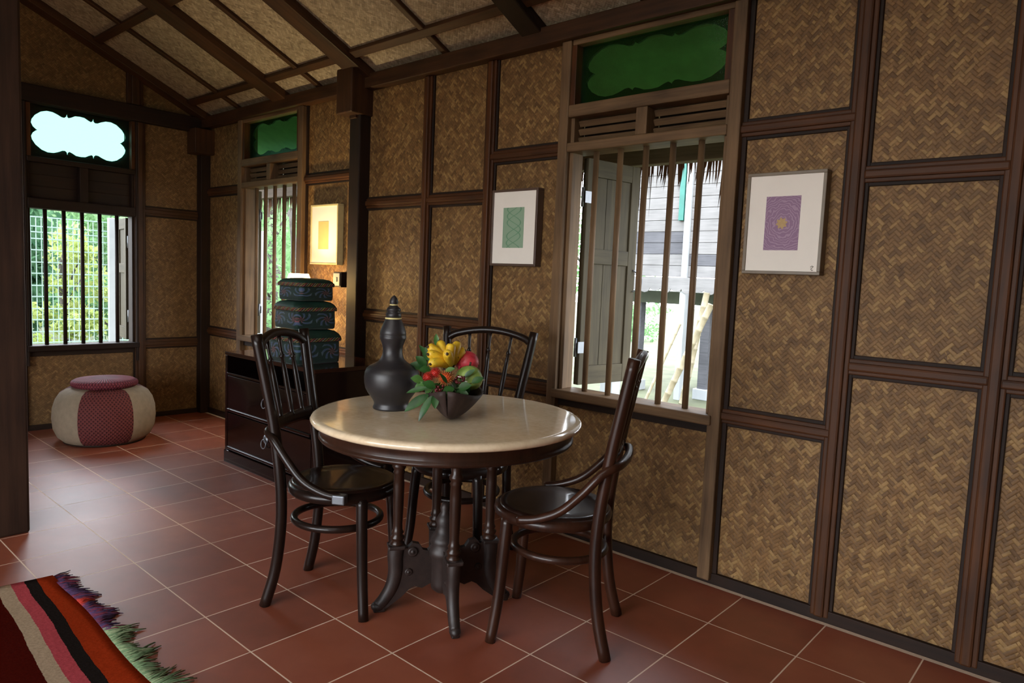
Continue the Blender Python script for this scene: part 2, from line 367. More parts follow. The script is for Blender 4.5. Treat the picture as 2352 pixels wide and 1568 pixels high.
# ------------------------------------------------------------------ windows
def fret_outline(hw, hh, cy):
    half = [(0, 1.0), (.10, .98), (.18, .88), (.235, .83), (.262, .88), (.277, 1.04), (.292, .88), (.325, .81), (.38, .82), (.46, .91), (.56, .99), (.68, 1.0), (.80, .91), (.92, .70), (.985, .48), (1.0, .32), (.965, .15), (.905, .03), (.875, 0)]
    q1 = half; q2 = [(x, -y) for x, y in half[::-1][1:]]; q3 = [(-x, -y) for x, y in half[1:]]; q4 = [(-x, y) for x, y in half[::-1][1:-1]]
    return [(x * hw, cy + y * hh) for x, y in q1 + q2 + q3 + q4]
def fret_mesh(w, z0, z1, hw, hh, cy, d):
    bm = bmesh.new(); outer = [(-w / 2, z0), (w / 2, z0), (w / 2, z1), (-w / 2, z1)]; inner = fret_outline(hw, hh, cy); edges = []
    for loop in (outer, inner):
        vs = [bm.verts.new((x, 0, z)) for x, z in loop]
        edges += [bm.edges.new((vs[i], vs[(i + 1) % len(vs)])) for i in range(len(vs))]
    bmesh.ops.triangle_fill(bm, edges=edges, use_beauty=True)
    r = bmesh.ops.extrude_face_region(bm, geom=bm.faces[:])
    bmesh.ops.translate(bm, vec=(0, d, 0), verts=[g for g in r['geom'] if isinstance(g, bmesh.types.BMVert)])
    bmesh.ops.recalc_face_normals(bm, faces=bm.faces)
    m = MB(); me = bpy.data.meshes.new('t'); bm.to_mesh(me); bm.free(); m.bm.from_mesh(me); bpy.data.meshes.remove(me); return m
def slat_box(b, x0, x1, z, h, tilt, y=.03, t=.012, mat=0):
    Mx = Matrix.Translation((0, y, z)) @ Matrix.Rotation(tilt, 4, 'X'); b.box(x0, x1, -t / 2, t / 2, -h / 2, h / 2, mat, .002, Mx)
def shutter(parent, hinge_x, width, z0, z1, angle, side):
    """board shutter hinged outside at hinge_x; local +x runs from the hinge to the free edge"""
    e = bpy.data.objects.new('shutter', None); COL.objects.link(e); e.parent = parent
    e.location = (hinge_x, .115, 0); e.rotation_euler = (0, 0, angle)
    b = MB(); st = .062; t = .035
    b.box(0, st, -t / 2, t / 2, z0, z1, 0, .003); b.box(width - st, width, -t / 2, t / 2, z0, z1, 0, .003)
    b.build('shutter_stile', M['shut_z'], e)
    b = MB(); mid = (z0 + z1) * .5 + .05
    for za, zb in ((z0, z0 + .1), (mid, mid + .08), (z1 - .09, z1)): b.box(st, width - st, -t / 2, t / 2, za, zb, 0, .003)
    b.build('shutter_rail', M['shut_x'], e)
    b = MB(); n = 3; pw = (width - 2 * st) / n
    for k in range(n): b.box(st + k * pw + .001, st + (k + 1) * pw - .001, -.008, .008, z0 + .1, z1 - .09, 0, .002)
    b.build('shutter_panel', M['shut_z'], e)
    for z in (z0 + .2, z1 - .2):
        h = MB(); h.tube([(-.014, 0, z - .05), (-.014, 0, z + .05)], .008, 8); h.box(-.014, .05, -t / 2 - .003, -t / 2 + .002, z - .03, z + .03)
        h.build('hinge', M['steel'], e)
    h = MB(); h.tube(smooth_path([(width - .02, -.02, mid - .02), (width + .02, -.05, mid - .06), (width + .012, -.05, mid - .12), (width - .02, -.022, mid - .14)]), .004, 6); h.build('latch_hook', M['steel'], e)
def window(name, label, loc, rotz, w, z, nbars, glassmat, louvre, jamb=.075, sh=None, fm='frame', jx='z'):
    """z: dict of heights. local x along the wall, y outward"""
    root = thing(name, label, None, loc, rotz, None, 'structure'); h = w / 2; y0, y1 = -.045, .10
    for s in (-1, 1):
        b = MB(); b.box(min(s * h, s * (h + jamb)), max(s * h, s * (h + jamb)), y0, y1, z['foot'], z['top'], 0, .006)
        b.box(min(s * (h - .022), s * h), max(s * (h - .022), s * h), y0 + .03, y1 - .03, z['sill'], z['glass1'] + .02, 0, .003)
        b.box(min(s * (h + jamb), s * (h + jamb + .02)), max(s * (h + jamb), s * (h + jamb + .02)), -.014, .002, z['foot'], z['top'], 1, .002)
        b.build('jamb', [M[fm + '_z'], M['strip_z']], root)
    for nm, za, zb, yy in (('sill', z['sill'] - .045, z['sill'], y0 - .012), ('head_rail', z['head'], z['lou0'], y0), ('glass_rail', z['lou1'], z['glass0'], y0), ('top_rail', z['glass1'], z['glass1'] + .03, y0 + .012)):
        b = MB(); b.box(-h - (.02 if nm == 'sill' else 0), h + (.02 if nm == 'sill' else 0), yy, y1, za, zb, 0, .006); b.build(nm, M[fm + '_x'], root)
    b = MB(); b.box(-h, h, -.014, .002, z['sill'] - .085, z['sill'] - .045, 0, .002); b.build('apron_strip', M['strip_x'], root)
    # louvred band in two halves
    b = MB(); b.box(-.03, .03, y0 + .004, y1 - .03, z['lou0'], z['lou1'], 0, .004); b.build('mullion', M[fm + '_z'], root)
    n = 3; dz = (z['lou1'] - z['lou0']) / n
    for a, c in ((-h + .022, -.03), (.03, h - .022)):
        for k in range(n):
            s = MB(); slat_box(s, a, c, z['lou0'] + (k + .5) * dz, dz * (.74 if louvre else 1.12), .55 if louvre else .12, .03); s.build('louvre_slat', M[fm + '_x'], root)
        s = MB(); s.box(a, c, .075, .085, z['lou0'], z['lou1']); s.build('louvre_backing', M['strip_x'], root)
    # transom
    b = MB(); b.box(-h + .02, h - .02, .012, .018, z['glass0'], z['glass1']); b.build('transom_glass', glassmat, root)
    gh = (z['glass1'] - z['glass0']); cy = z['glass0'] + gh * z.get('fc', .5)
    b = fret_mesh(w - .04, z['glass0'], z['glass1'], w * z.get('fw', .42), gh * z.get('fh', .39), cy, .012); o = b.build('fretwork_panel', M['fret'], root); o.location = (0, .03, 0)
    for s in (-1, 1):
        b = MB(); b.box(min(s * (h - .03), s * h), max(s * (h - .03), s * h), y0 + .01, .03, z['glass0'], z['glass1'], 0, .003); b.build('glazing_bead', M['bead_z'], root)
    for k in range(nbars):
        u = -h + w * (k + 1) / (nbars + 1)
        b = MB(); b.tube([(u, .02, z['sill'] - .01), (u, .02, z['head'] + .01)], .0145, 12); b.build('window_bar', M[fm + '_z'], root)
    if sh:
        for hx, wd, an in sh: shutter(root, hx, wd, z['sill'] + .01, z['head'] - .005, an, 0)
    return root
ZR = dict(foot=.02, sill=.755, head=1.955, lou0=2.0, lou1=2.125, glass0=2.185, glass1=2.475, top=2.50, fc=.54, fw=.445, fh=.42)
ZB = dict(foot=.5, sill=.655, head=1.69, lou0=1.765, lou1=2.03, glass0=2.07, glass1=2.455, top=2.46, fc=.53, fw=.435, fh=.40)
window('window_1', 'large barred window with open grey shutter in the right wall', (.0425, YW, 0), 0, .845, ZR, 5, M['glass_r'], True, .058, [(-.41, .40, math.radians(80))])
window('window_2', 'far barred window behind the fabric boxes', (-3.281, YW, 0), 0, .838, ZR, 5, M['glass_r'], True, .065, [(-.41, .40, math.radians(168))])
window('window_3', 'barred window with bright scalloped transom in the back wall', (XB, .4075, 0), PI / 2, .755, ZB, 5, M['glass'], False, .02, [(.37, .36, math.radians(80))], fm='strip')
# ------------------------------------------------------------------ round table
TC = (-.1445, .367)
tb = thing('round_table', 'round cream marble-top table on four turned dark legs', 'table', (TC[0], TC[1], 0))
R0 = .520
prof = [(0, .778), (R0 - .026, .778), (R0 - .013, .7765), (R0 - .004, .772), (R0, .764), (R0 - .002, .756), (R0 - .010, .7505), (R0 - .02, .749), (R0 - .05, .748), (0, .748)]
MB().lathe(prof, 96).build('marble_top', M['marble'], tb)
prof = [(.44, .748), (.486, .748), (.487, .744), (.484, .738), (.482, .715), (.484, .709), (.489, .706), (.490, .699), (.485, .693), (.45, .690), (.43, .71), (.44, .748)]
MB().lathe(prof, 80).build('apron', M['tablewood'], tb)
b = MB()
for k in range(2):
    Mx = Matrix.Rotation(math.radians(-32 + 90 * k), 4, 'Z'); b.box(-.45, .45, -.025, .025, .70, .74, 0, .004, Mx)
b.build('cross_brace', M['tablewood'], tb)
sp = [(.012, .262), (.026, .262), (.028, .272), (.02, .28), (.026, .288), (.028, .296), (.019, .304), (.024, .314), (.019, .324), (.018, .345), (.0205, .42), (.0215, .50), (.019, .545), (.024, .552), (.019, .56), (.0265, .572), (.0265, .58), (.019, .59), (.022, .62), (.025, .65), (.027, .70), (.025, .72)]
for k in range(4):
    a = math.radians(-32 + 90 * k); Mx = Matrix.Rotation(a, 4, 'Z')
    e = MB().lathe(sp, 20, M=Mx @ Matrix.Translation((.185, 0, 0))).build('turned_column', M['tablewood'], tb)
    # carved sabre leg
    f = MB(); path = smooth_path([(.185, 0, .265), (.19, 0, .22), (.188, 0, .16), (.20, 0, .10), (.228, 0, .05), (.252, 0, .022)], 4)
    f.tube(path, [.034 - .010 * i / (len(path) - 1) for i in range(len(path))], 12, flat=.85, M=Mx)
    f.ball((.252, 0, .021), .026, 0, 2, (1.15, .85, .8), Mx); f.box(.225, .272, -.016, .016, 0, .02, 0, .006, Mx); f.box(.155, .222, -.032, .032, .25, .266, 0, .005, Mx)
    f.build('leg', M['aged'], tb)
    # scroll bracket to the central drum
    g = MB(); out = [(.045, .105), (.085, .085), (.115, .095), (.135, .085), (.165, .055), (.20, .03), (.225, .012), (.235, .03), (.215, .08), (.20, .14), (.195, .25), (.165, .262), (.145, .25), (.125, .270), (.10, .264), (.085, .24), (.065, .235), (.045, .25)]
    g.prism(out, .026, 0, Mx @ Matrix.Translation((0, -.013, 0)))
    for cx, cz, r in ((.125, .235, .02), (.14, .155, .015)):
        for s in (-1, 1):
            Mb = Mx @ Matrix.Translation((cx, s * .014, cz)) @ Matrix.Rotation(PI / 2 * -s, 4, 'X'); g.lathe([(r, -.002), (r, .003), (r * .7, .006), (r * .45, .003), (r * .3, .008), (0, .009)], 16, 0, Mb)
    g.build('scroll_bracket', M['aged'], tb)
MB().lathe([(0, .06), (.03, .062), (.045, .075), (.05, .10), (.052, .2), (.06, .215), (.062, .235), (.05, .25), (.056, .265), (.052, .285), (.036, .30), (.03, .33), (.036, .35), (.026, .37), (.016, .385), (.02, .40), (.012, .42), (0, .425)], 28).build('central_urn', M['aged'], tb)

# ------------------------------------------------------------------ bentwood chairs
def make_chair(label, loc, rotz, wood, ts=.185):
    """local +y is the front"""
    t = thing('bentwood_chair', label, 'chair', loc, rotz, 'bentwood chairs around the table'); W = M[wood]; hs = .485; cy = .025
    def ring(rx, ry, z, n=48): return [(rx * math.cos(2 * PI * k / n), cy + ry * math.sin(2 * PI * k / n) * (1.0 if math.sin(2 * PI * k / n) > 0 else .96), z) for k in range(n)]
    MB().lathe([(0, hs - .002), (.12, hs - .004), (.17, hs - .002), (.186, hs + .003), (.196, hs + .001), (.203, hs - .006), (.20, hs - .016), (.18, hs - .018), (0, hs - .018)], 56, c=(0, cy), sy=1.02).build('seat', M['seat'], t)
    MB().tube(ring(.200, .204, hs - .026), .0215, 12, closed=True).build('seat_ring', W, t)
    for s in (-1, 1):
        p = smooth_path([(s * .148, .165, hs - .03), (s * .158, .172, .33), (s * .168, .182, .16), (s * .19, .20, 0)], 5)
        MB().tube(p, [.0225 - .003 * i / (len(p) - 1) for i in range(len(p))], 14).build('front_leg', W, t)
    def post(z):  # half spacing and y of the back posts
        pts = [(0, .178, -.215), (.15, .165, -.178), (.33, .160, -.160), (.5, .160, -.165), (.72, .162 + (ts - .185) * .5, -.195), (.9, .173 + (ts - .185) * .8, -.228), (1.06, ts, -.258)]
        for (z0, a0, b0), (z1, a1, b1) in zip(pts, pts[1:]):
            if z <= z1: k = (z - z0) / (z1 - z0); return a0 + (a1 - a0) * k, b0 + (b1 - b0) * k
        return pts[-1][1:]
    for s in (-1, 1):
        p = smooth_path([(s * post(z)[0], post(z)[1], z) for z in (0, .15, .33, .5, .72, .9, 1.06)], 4)
        MB().tube(p, .0215, 14).build('back_leg', W, t)
    # arched top rail
    a, y = post(1.0); pts = smooth_path([(-a, y, 1.002), (-a * .8, y - .012, 1.029), (-a * .4, y - .022, 1.050), (0, y - .026, 1.057), (a * .4, y - .022, 1.050), (a * .8, y - .012, 1.029), (a, y, 1.002)], 5)
    MB().tube(pts, .0175, 12).build('top_rail', W, t)
    a, y = post(.715); b = MB(); n = 10
    lo = [(-a + 2 * a * i / n, y - .012 * (1 - (2 * i / n - 1) ** 2), .715) for i in range(n + 1)]
    b.tube(lo, [.024] * (n + 1), 12, flat=.5); b.build('lower_rail', W, t)
    for k in (-1, 0, 1):
        u = k * .085; s = MB(); zt = 1.05 - .012 * abs(k); yt = post(1.0)[1] - .024; yb = y - .010; ut = u * (ts / .185) * 1.05
        P = lambda f: (u + (ut - u) * f, yb + (yt - yb) * f, .72 + (zt - .72) * f)
        fr = [0, .03, .05, .09, .3, .55, .70, .715, .74, .755, .80, .9, 1.0]; rr = [.012, .013, .009, .0105, .0125, .011, .0075, .0115, .0115, .0075, .0075, .008, .009]
        s.tube([P(f) for f in fr], rr, 10); s.build('spindle', W, t)
    # hoop that runs behind the posts and sweeps down along the seat
    h = [(-.220, .11, hs - .010), (-.226, .04, hs + .004), (-.222, -.04, hs + .04), (-.208, -.11, hs + .105), (-.194, -.172, hs + .175), (-.155, -.222, .685), (-.08, -.236, .688), (0, -.240, .689)]
    h = h + [(-x, q, z) for x, q, z in h[::-1][1:]]
    MB().tube(smooth_path(h, 5), .0155, 12).build('brace_hoop', W, t)
    n = 40; MB().tube([(.162 * math.cos(2 * PI * k / n), .0 + .172 * math.sin(2 * PI * k / n), 0.325) for k in range(n)], .0145, 12, closed=True).build('stretcher_ring', W, t)
    return t
def chair_clip(t):
    c = MB(); c.box(.205, .243, .085, .135, .455, .490, 0, .005); o = c.build('metal_clip', M['steel'], t); o['label'] = 'grey metal clip'
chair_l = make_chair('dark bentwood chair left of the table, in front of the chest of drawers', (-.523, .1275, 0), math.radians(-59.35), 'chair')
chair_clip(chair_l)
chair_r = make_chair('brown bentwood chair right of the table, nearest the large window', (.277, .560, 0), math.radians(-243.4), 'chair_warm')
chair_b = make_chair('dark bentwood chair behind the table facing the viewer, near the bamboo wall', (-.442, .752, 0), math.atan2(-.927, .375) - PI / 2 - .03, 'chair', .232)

# ------------------------------------------------------------------ chest of drawers
CX0, CX1, CY0, CY1 = -2.70, -1.625, .722, 1.30
ch = thing('chest_of_drawers', 'low glossy rosewood chest of drawers carrying the fabric boxes', 'chest of drawers', ((CX0 + CX1) / 2, (CY0 + CY1) / 2, 0))
hw, hd = (CX1 - CX0) / 2, (CY1 - CY0) / 2
MB().box(-hw, hw, -hd, hd, .725, .75, 0, .004).build('chest_top', M['chest_top'], ch)
b = MB(); b.box(-hw + .002, hw - .002, -hd + .03, hd, .085, .60); b.box(-hw, -hw + .03, -hd + .004, hd, 0, .725, 0, .003); b.box(hw - .03, hw, -hd + .004, hd, 0, .725, 0, .003)
b.box(-hw + .03, hw - .03, hd - .02, hd, .6, .725); b.build('carcass', M['chest'], ch)
MB().box(-hw, hw, -hd - .004, -hd + .03, 0, .083, 0, .004).build('plinth', M['chest'], ch)
MB().box(-hw + .03, hw - .03, -hd, hd - .02, .597, .612, 0, .003).build('ledge', M['chest'], ch)
MB().box(-hw + .03, hw - .03, hd - .06, hd - .022, .61, .725).build('slot_shade', M['black'], ch)  # black backing block, shade inside the open slot put into its colour
for z0, z1 in ((.095, .34), (.352, .592)):
    d = MB(); d.box(-hw + .036, hw - .036, -hd + .004, -hd + .03, z0, z1, 0, .004)
    d.box(-hw + .036, hw - .036, -hd - .008, -hd + .006, z0, z0 + .018, 0, .004)
    dr = d.build('drawer', M['chest'], ch)
    hz = (z0 + z1) / 2 + .01
    r = MB(); r.lathe([(0, 0), (.028, 0), (.028, .003), (.012, .008), (0, .009)], 20, 0, Matrix.Translation((0, -hd + .003, hz + .02)) @ Matrix.Rotation(PI / 2, 4, 'X'))
    n = 24; r.tube([(.028 * math.cos(2 * PI * k / n), -hd - .010 - .006 * (1 - math.sin(2 * PI * k / n)) * .5, hz - .008 + .028 * math.sin(2 * PI * k / n)) for k in range(n)], .0032, 8, closed=True)
    r.build('ring_handle', M['steel'], dr)

# ------------------------------------------------------------------ embroidered fabric boxes
def mat_fabric():
    g = N('green embroidered cloth'); x = g.sep(g.coord()); h = g.math('MULTIPLY', g.math('ADD', x[0], g.math('MULTIPLY', x[1], -1.0)), 1.0)
    # rosettes repeating round the sides, from polar petals about each repeat centre
    pu = g.math('SUBTRACT', g.math('FRACT', g.math('MULTIPLY_ADD', h, 5.6, .12)), .5); pv = g.math('MULTIPLY', g.math('SUBTRACT', x[2], .45), 1.1)
    an = g.math('ARCTAN2', pv, pu); rd = g.math('SQRT', g.math('ADD', g.math('MULTIPLY', pu, pu), g.math('MULTIPLY', pv, pv)))
    pet = g.math('SINE', g.math('ADD', g.math('MULTIPLY', an, 7.0), g.math('MULTIPLY', rd, 22.0)))
    v = g.add('ShaderNodeTexVoronoi', feature='DISTANCE_TO_EDGE'); g.link(g.coord(), v.inputs['Vector']); v.inputs['Scale'].default_value = 55
    nz = g.noise(g.coord(), 40, 3)
    inside = g.math('MULTIPLY', g.math('LESS_THAN', rd, .44), g.math('LESS_THAN', g.math('ABSOLUTE', pv), .30))
    th = g.math('GREATER_THAN', g.math('ADD', pet, g.math('MULTIPLY', nz, 1.4)), 1.0)
    f = g.math('MULTIPLY', inside, th)
    col = g.ramp(rd, [(0, rgb(150, 70, 80)), (.12, rgb(150, 84, 92)), (.16, rgb(92, 104, 140)), (.30, rgb(70, 92, 132)), (.45, rgb(104, 122, 134))])
    base = g.ramp(g.noise(g.coord(), 14, 3), [(.3, rgb(5, 28, 24)), (.7, rgb(10, 46, 38))])
    g.bsdf(g.mix(g.math('MULTIPLY', f, .55), base, col), .6, g.bump(g.math('ADD', nz, f), .4, .003), .3, sheen=.2); return g.m
M['fabric'] = mat_fabric()
M['cord_red'] = mat_plain('red braid', rgb(104, 54, 50), .7, .4, 90); M['cord_gold'] = mat_plain('gold braid', rgb(104, 92, 50), .6, .4, 90)
M['cord_pale'] = mat_plain('grey braid', rgb(84, 84, 70), .7, .4, 90)
M['cloth_top'] = mat_plain('dark green velvet', rgb(8, 46, 36), .6, .35, 16, bump=.3)
def rounded_sq(w, r, n=8, k=0.0):
    h = w / 2 - r; out = []
    for cx, cy, a in ((h, h, 0), (-h, h, PI / 2), (-h, -h, PI), (h, -h, 3 * PI / 2)):
        for i in range(n + 1): out.append((cx + r * math.cos(a + PI / 2 * i / n), cy + r * math.sin(a + PI / 2 * i / n)))
    return out
def loft(rows, closed_top=True, closed_bot=True):
    b = MB(); R = [[b.bm.verts.new(p) for p in row] for row in rows]; n = len(R[0])
    for a, c in zip(R, R[1:]):
        for k in range(n):
            f = b.bm.faces.new((a[k], a[(k + 1) % n], c[(k + 1) % n], c[k])); f.smooth = True
    if closed_top: b.bm.faces.new(R[-1]).smooth = True
    if closed_bot: b.bm.faces.new(R[0][::-1])
    return b
def fabric_box(label, loc, w, h, rotz):
    t = thing('fabric_box', label, 'box', loc, rotz, 'stacked embroidered fabric boxes on the chest'); zl = h * .68
    sc = lambda k, z, r=.03: [(x, y, z) for x, y in rounded_sq(w * k, r)]
    body = loft([sc(.95, .0), sc(.985, .006), sc(1.0, h * .2), sc(.99, h * .45), sc(.985, zl - .01), sc(.97, zl)]); o = body.build('box_body', M['fabric'], t)
    # object coordinates feed the embroidery: scale local z so each wall height spans 0..1
    for v in o.data.vertices: v.co.z = v.co.z / (zl * 1.15)
    o.scale = (1, 1, zl * 1.15)
    lid = loft([sc(.97, zl), sc(1.03, zl + .004), sc(1.035, zl + h * .09), sc(.99, zl + h * .18, .04), sc(.90, zl + h * .255, .05), sc(.70, zl + h * .30, .06), sc(.35, zl + h * .32, .05)])
    l = lid.build('padded_lid', M['cloth_top'], t)
    # twisted braid: three plied cords
    ring = rounded_sq(w * 1.035, .034, 8); P = []; L = len(ring); m = 240
    seg = [0]
    for i in range(L): seg.append(seg[-1] + math.dist(ring[i], ring[(i + 1) % L]))
    for q in range(m):
        s = seg[-1] * q / m
        i = max(j for j in range(L) if seg[j] <= s + 1e-9); f = (s - seg[i]) / max(1e-9, seg[i + 1] - seg[i]); a, c = ring[i], ring[(i + 1) % L]
        P.append((a[0] + (c[0] - a[0]) * f, a[1] + (c[1] - a[1]) * f))
    for ph, mm in ((0, 'cord_red'), (2.09, 'cord_gold'), (4.19, 'cord_pale')):
        b = MB(); b.tube([(x * (1 + .012 * math.cos(ph + q * 2 * PI * 20 / m)), y * (1 + .012 * math.cos(ph + q * 2 * PI * 20 / m)), zl + .004 + .008 * math.sin(ph + q * 2 * PI * 20 / m)) for q, (x, y) in enumerate(P)], .0042, 6, closed=True)
        b.build('braid', M[mm], l)
    return t
BC = (-2.0, .887)
fabric_box('largest green embroidered fabric box, at the bottom of the stack on the chest', (BC[0], BC[1], .75), .318, .207, math.radians(2))
fabric_box('middle green embroidered fabric box of the stack', (BC[0] - .004, BC[1] + .004, .957), .277, .172, math.radians(-2))
fabric_box('smallest green embroidered fabric box, on top of the stack', (BC[0] + .0, BC[1] + .006, 1.129), .245, .135, math.radians(3))

# ------------------------------------------------------------------ table lamp behind the boxes
LP = (-2.455, 1.12)
M['shade'] = None
g = N('lamp shade cloth'); tl = g.add('ShaderNodeBsdfTranslucent'); tl.inputs[0].default_value = (1, .95, .85, 1); df = g.add('ShaderNodeBsdfDiffuse'); df.inputs[0].default_value = (.9, .85, .75, 1)
mx = g.add('ShaderNodeMixShader'); mx.inputs[0].default_value = .75; g.link(df.outputs[0], mx.inputs[1]); g.link(tl.outputs[0], mx.inputs[2]); tp = g.add('ShaderNodeBsdfTransparent'); tp.inputs[0].default_value = (1, .92, .8, 1); m2 = g.add('ShaderNodeMixShader'); m2.inputs[0].default_value = .42; g.link(mx.outputs[0], m2.inputs[1]); g.link(tp.outputs[0], m2.inputs[2]); g.link(m2.outputs[0], g.out.inputs[0]); M['shade'] = g.m
lamp = thing('table_lamp', 'lit table lamp with white shade behind the fabric boxes', 'lamp', (LP[0], LP[1], .75))
MB().lathe([(0, 0), (.075, 0), (.08, .01), (.07, .02), (.03, .035), (.025, .05), (.055, .10), (.062, .15), (.045, .21), (.018, .25), (.014, .33), (0, .33)], 32).build('lamp_base', M['vase'], lamp)
MB().lathe([(.118, .375), (.115, .375), (.060, .535), (.064, .537), (.121, .377), (.118, .375)], 40).build('lamp_shade', M['shade'], lamp)
g = N('glowing bulb'); g.bsdf((1, .9, .7, 1), .5, emit=(1, .72, .36, 1), estr=40); M['bulb'] = g.m
MB().ball((0, 0, .40), .03, 0, 2, (1, 1, 1.2)).build('bulb', M['bulb'], lamp)
L = bpy.data.lights.new('lamp_light', 'POINT'); L.energy = 42; L.color = (1, .76, .38); L.shadow_soft_size = .035
lo = bpy.data.objects.new('lamp_light', L); COL.objects.link(lo); lo.location = (LP[0], LP[1], .75 + .455)

# ------------------------------------------------------------------ vase
vs = thing('lidded_vase', 'tall black gourd-shaped jar with gold bands on the marble table', 'vase', (-.352, .250, .778)); k = .000340
P = [(0, 0), (195, 0), (210, 8), (211, 24), (199, 52), (200, 78), (214, 108), (242, 148), (275, 195), (302, 245), (314, 305), (318, 360), (312, 425), (294, 470), (256, 503), (205, 528), (165, 552), (136, 585), (119, 630), (112, 675), (118, 735), (138, 790), (150, 820), (154, 850), (146, 858), (152, 868), (147, 910), (132, 955), (112, 1000), (96, 1035), (90, 1048), (0, 1048)]
MB().lathe([(r * k, z * k) for r, z in P], 56).build('jar_body', M['vase'], vs)
ld = MB().lathe([(r * k, z * k) for r, z in [(0, 1050), (88, 1052), (88, 1110), (80, 1120), (70, 1130), (78, 1140), (84, 1152), (80, 1165), (60, 1185), (46, 1196), (42, 1204), (42, 1216), (50, 1236), (50, 1256), (38, 1284), (20, 1306), (8, 1318), (0, 1320)]], 40).build('jar_lid', M['vase'], vs)
MB().lathe([(r * k, z * k) for r, z in [(86, 1043), (94, 1046), (96, 1054), (94, 1062), (86, 1064)]], 40).build('gold_band', M['gold'], vs)
MB().lathe([(r * k, z * k) for r, z in [(42, 1203), (48, 1206), (49, 1211), (47, 1216), (42, 1218)]], 32).build('gold_band', M['gold'], ld)

# ------------------------------------------------------------------ fruit boat
BW = Vector((-.12, .385, .778)); AR = Vector((.747, .663, 0)).normalized(); AB = Vector((-.663, .747, 0)); AU = Vector((0, 0, 1))
def at(r, bk, u): return BW + AR * r + AB * bk + AU * u
def hull():
    b = bmesh.new(); rows = []; n = 17; m = 15; Lh = .185
    for inner in (0, 1):
        for i in range(n):
            s = -1 + 2 * i / (n - 1); wd = .104 * max(0.0, 1 - abs(s) ** 2.2) ** .8 + .004; top = .092 + .034 * abs(s) ** 2; bot = .0 + .03 * abs(s) ** 3
            if inner: wd *= .88; bot += .012; wd = max(wd, .002)
            row = []
            for j in range(m):
                t = -1 + 2 * j / (m - 1); z = bot + (top - bot) * abs(t) ** 1.7
                row.append(b.verts.new((wd * t, s * (Lh - (.012 if inner else 0)) * (.72 + .28 * (z / top)), z)))
            rows.append(row)
    for a in range(n - 1):
        for j in range(m - 1):
            b.faces.new((rows[a][j], rows[a][j + 1], rows[a + 1][j + 1], rows[a + 1][j]))
            q = rows[n + a], rows[n + a + 1]; b.faces.new((q[0][j], q[1][j], q[1][j + 1], q[0][j + 1]))
        for j in (0, m - 1): b.faces.new((rows[a][j], rows[a + 1][j], rows[n + a + 1][j], rows[n + a][j]))
    for a in (0, n - 1):
        for j in range(m - 1): b.faces.new((rows[a][j], rows[n + a][j], rows[n + a][j + 1], rows[a][j + 1]))
    bmesh.ops.recalc_face_normals(b, faces=b.faces)
    x = MB(); x._absorb(b, 0); return x
bo = hull().build('boat_bowl', M['bowl'], None, tuple(BW - AB * .062 - AR * .004), math.atan2(AB.y, AB.x) - PI / 2 + math.radians(-5))
tag(bo, 'dark wooden boat-shaped fruit bowl on the marble table', 'bowl')
# bananas
g = N('banana skin'); co = g.coord(); n = g.noise(co, 26, 3); v = g.noise(co, 120, 2)
c = g.ramp(n, [(.3, rgb(206, 160, 28)), (.6, rgb(232, 194, 52)), (.8, rgb(214, 190, 70))]); c = g.mix(g.math('GREATER_THAN', v, .70), c, rgb(96, 66, 22)); g.bsdf(c, .45); M['banana'] = g.m
M['tip'] = mat_plain('banana tip', rgb(60, 44, 24), .7)
crown = at(-0.0300, 0.0000, 0.1900)
ban = thing('banana_bunch', 'small hand of ripe yellow bananas on top of the fruit bowl', 'bananas', tuple(crown))
tips = [(-0.1124, -0.0350, 0.2595), (-0.1069, -0.0750, 0.2356), (-0.0948, -0.1000, 0.2028), (-0.0750, 0.0150, 0.2783), (-0.0270, -0.0300, 0.2760), (-0.0043, 0.0200, 0.2774), (0.0197, 0.0350, 0.2428), (-0.0335, -0.1100, 0.2441)]
for q3 in tips:
    e = at(*q3) - crown; dn = e.normalized(); side = Vector((0, 0, 1)) if abs(dn.z) < .8 else -AB
    mid = e * .5 + (-AB * .012 + side * .010)
    p = smooth_path([Vector((0, 0, 0)), e * .15 + side * .003, mid, e * .85 + side * .006, e], 4); n = len(p)
    rr = [.006 + .0125 * min(1, (i / (n - 1)) * 4.5) * (1 if i / (n - 1) < .75 else 1 - ((i / (n - 1) - .75) / .25) ** 2 * .62) for i in range(n)]
    o = MB().tube(p, rr, 10).build('banana', M['banana'], ban)
    MB().tube([e - dn * .001, e + dn * .007], [.006, .0045], 8).build('banana_tip', M['tip'], o)
MB().ball((0, 0, -.004), .018, 0, 2, (1, 1, .8)).build('crown_stem', M['tip'], ban)
# dragon fruit
g = N('dragon fruit skin'); n = g.noise(g.coord(), 16, 3); g.bsdf(g.ramp(n, [(.3, rgb(176, 30, 52)), (.6, rgb(216, 66, 78)), (.8, rgb(226, 110, 104))]), .45); M['dragon'] = g.m
M['scale'] = mat_plain('dragon fruit scale', rgb(196, 120, 84), .5, .3, 40)
dc = at(0.0305, 0.0500, 0.2003); dr = thing('dragon_fruit', 'pink dragon fruit behind the bananas in the bowl', 'fruit', tuple(dc))
MB().ball((0, 0, 0), .046, 0, 3, (1.08, 1.0, .92)).build('fruit_body', M['dragon'], dr)
for q in range(16):
    a = q * 2.4; z = -.5 + 1.3 * q / 16; r = math.sqrt(max(0, 1 - z * z)); d = Vector((r * math.cos(a), r * math.sin(a), z)); s = MB()
    tn = Vector((-math.sin(a), math.cos(a), 0)); up = d.cross(tn); base = d * .0445
    s.poly([base + tn * .009 - up * -.004, base - tn * .009 - up * -.004, base + d * .008 - up * .016]); s.poly([base - tn * .009 + up * .004, base + tn * .009 + up * .004, base + d * .005 - up * .014])
    s.build('fruit_scale', M['dragon'] if q % 3 else M['scale'], dr)
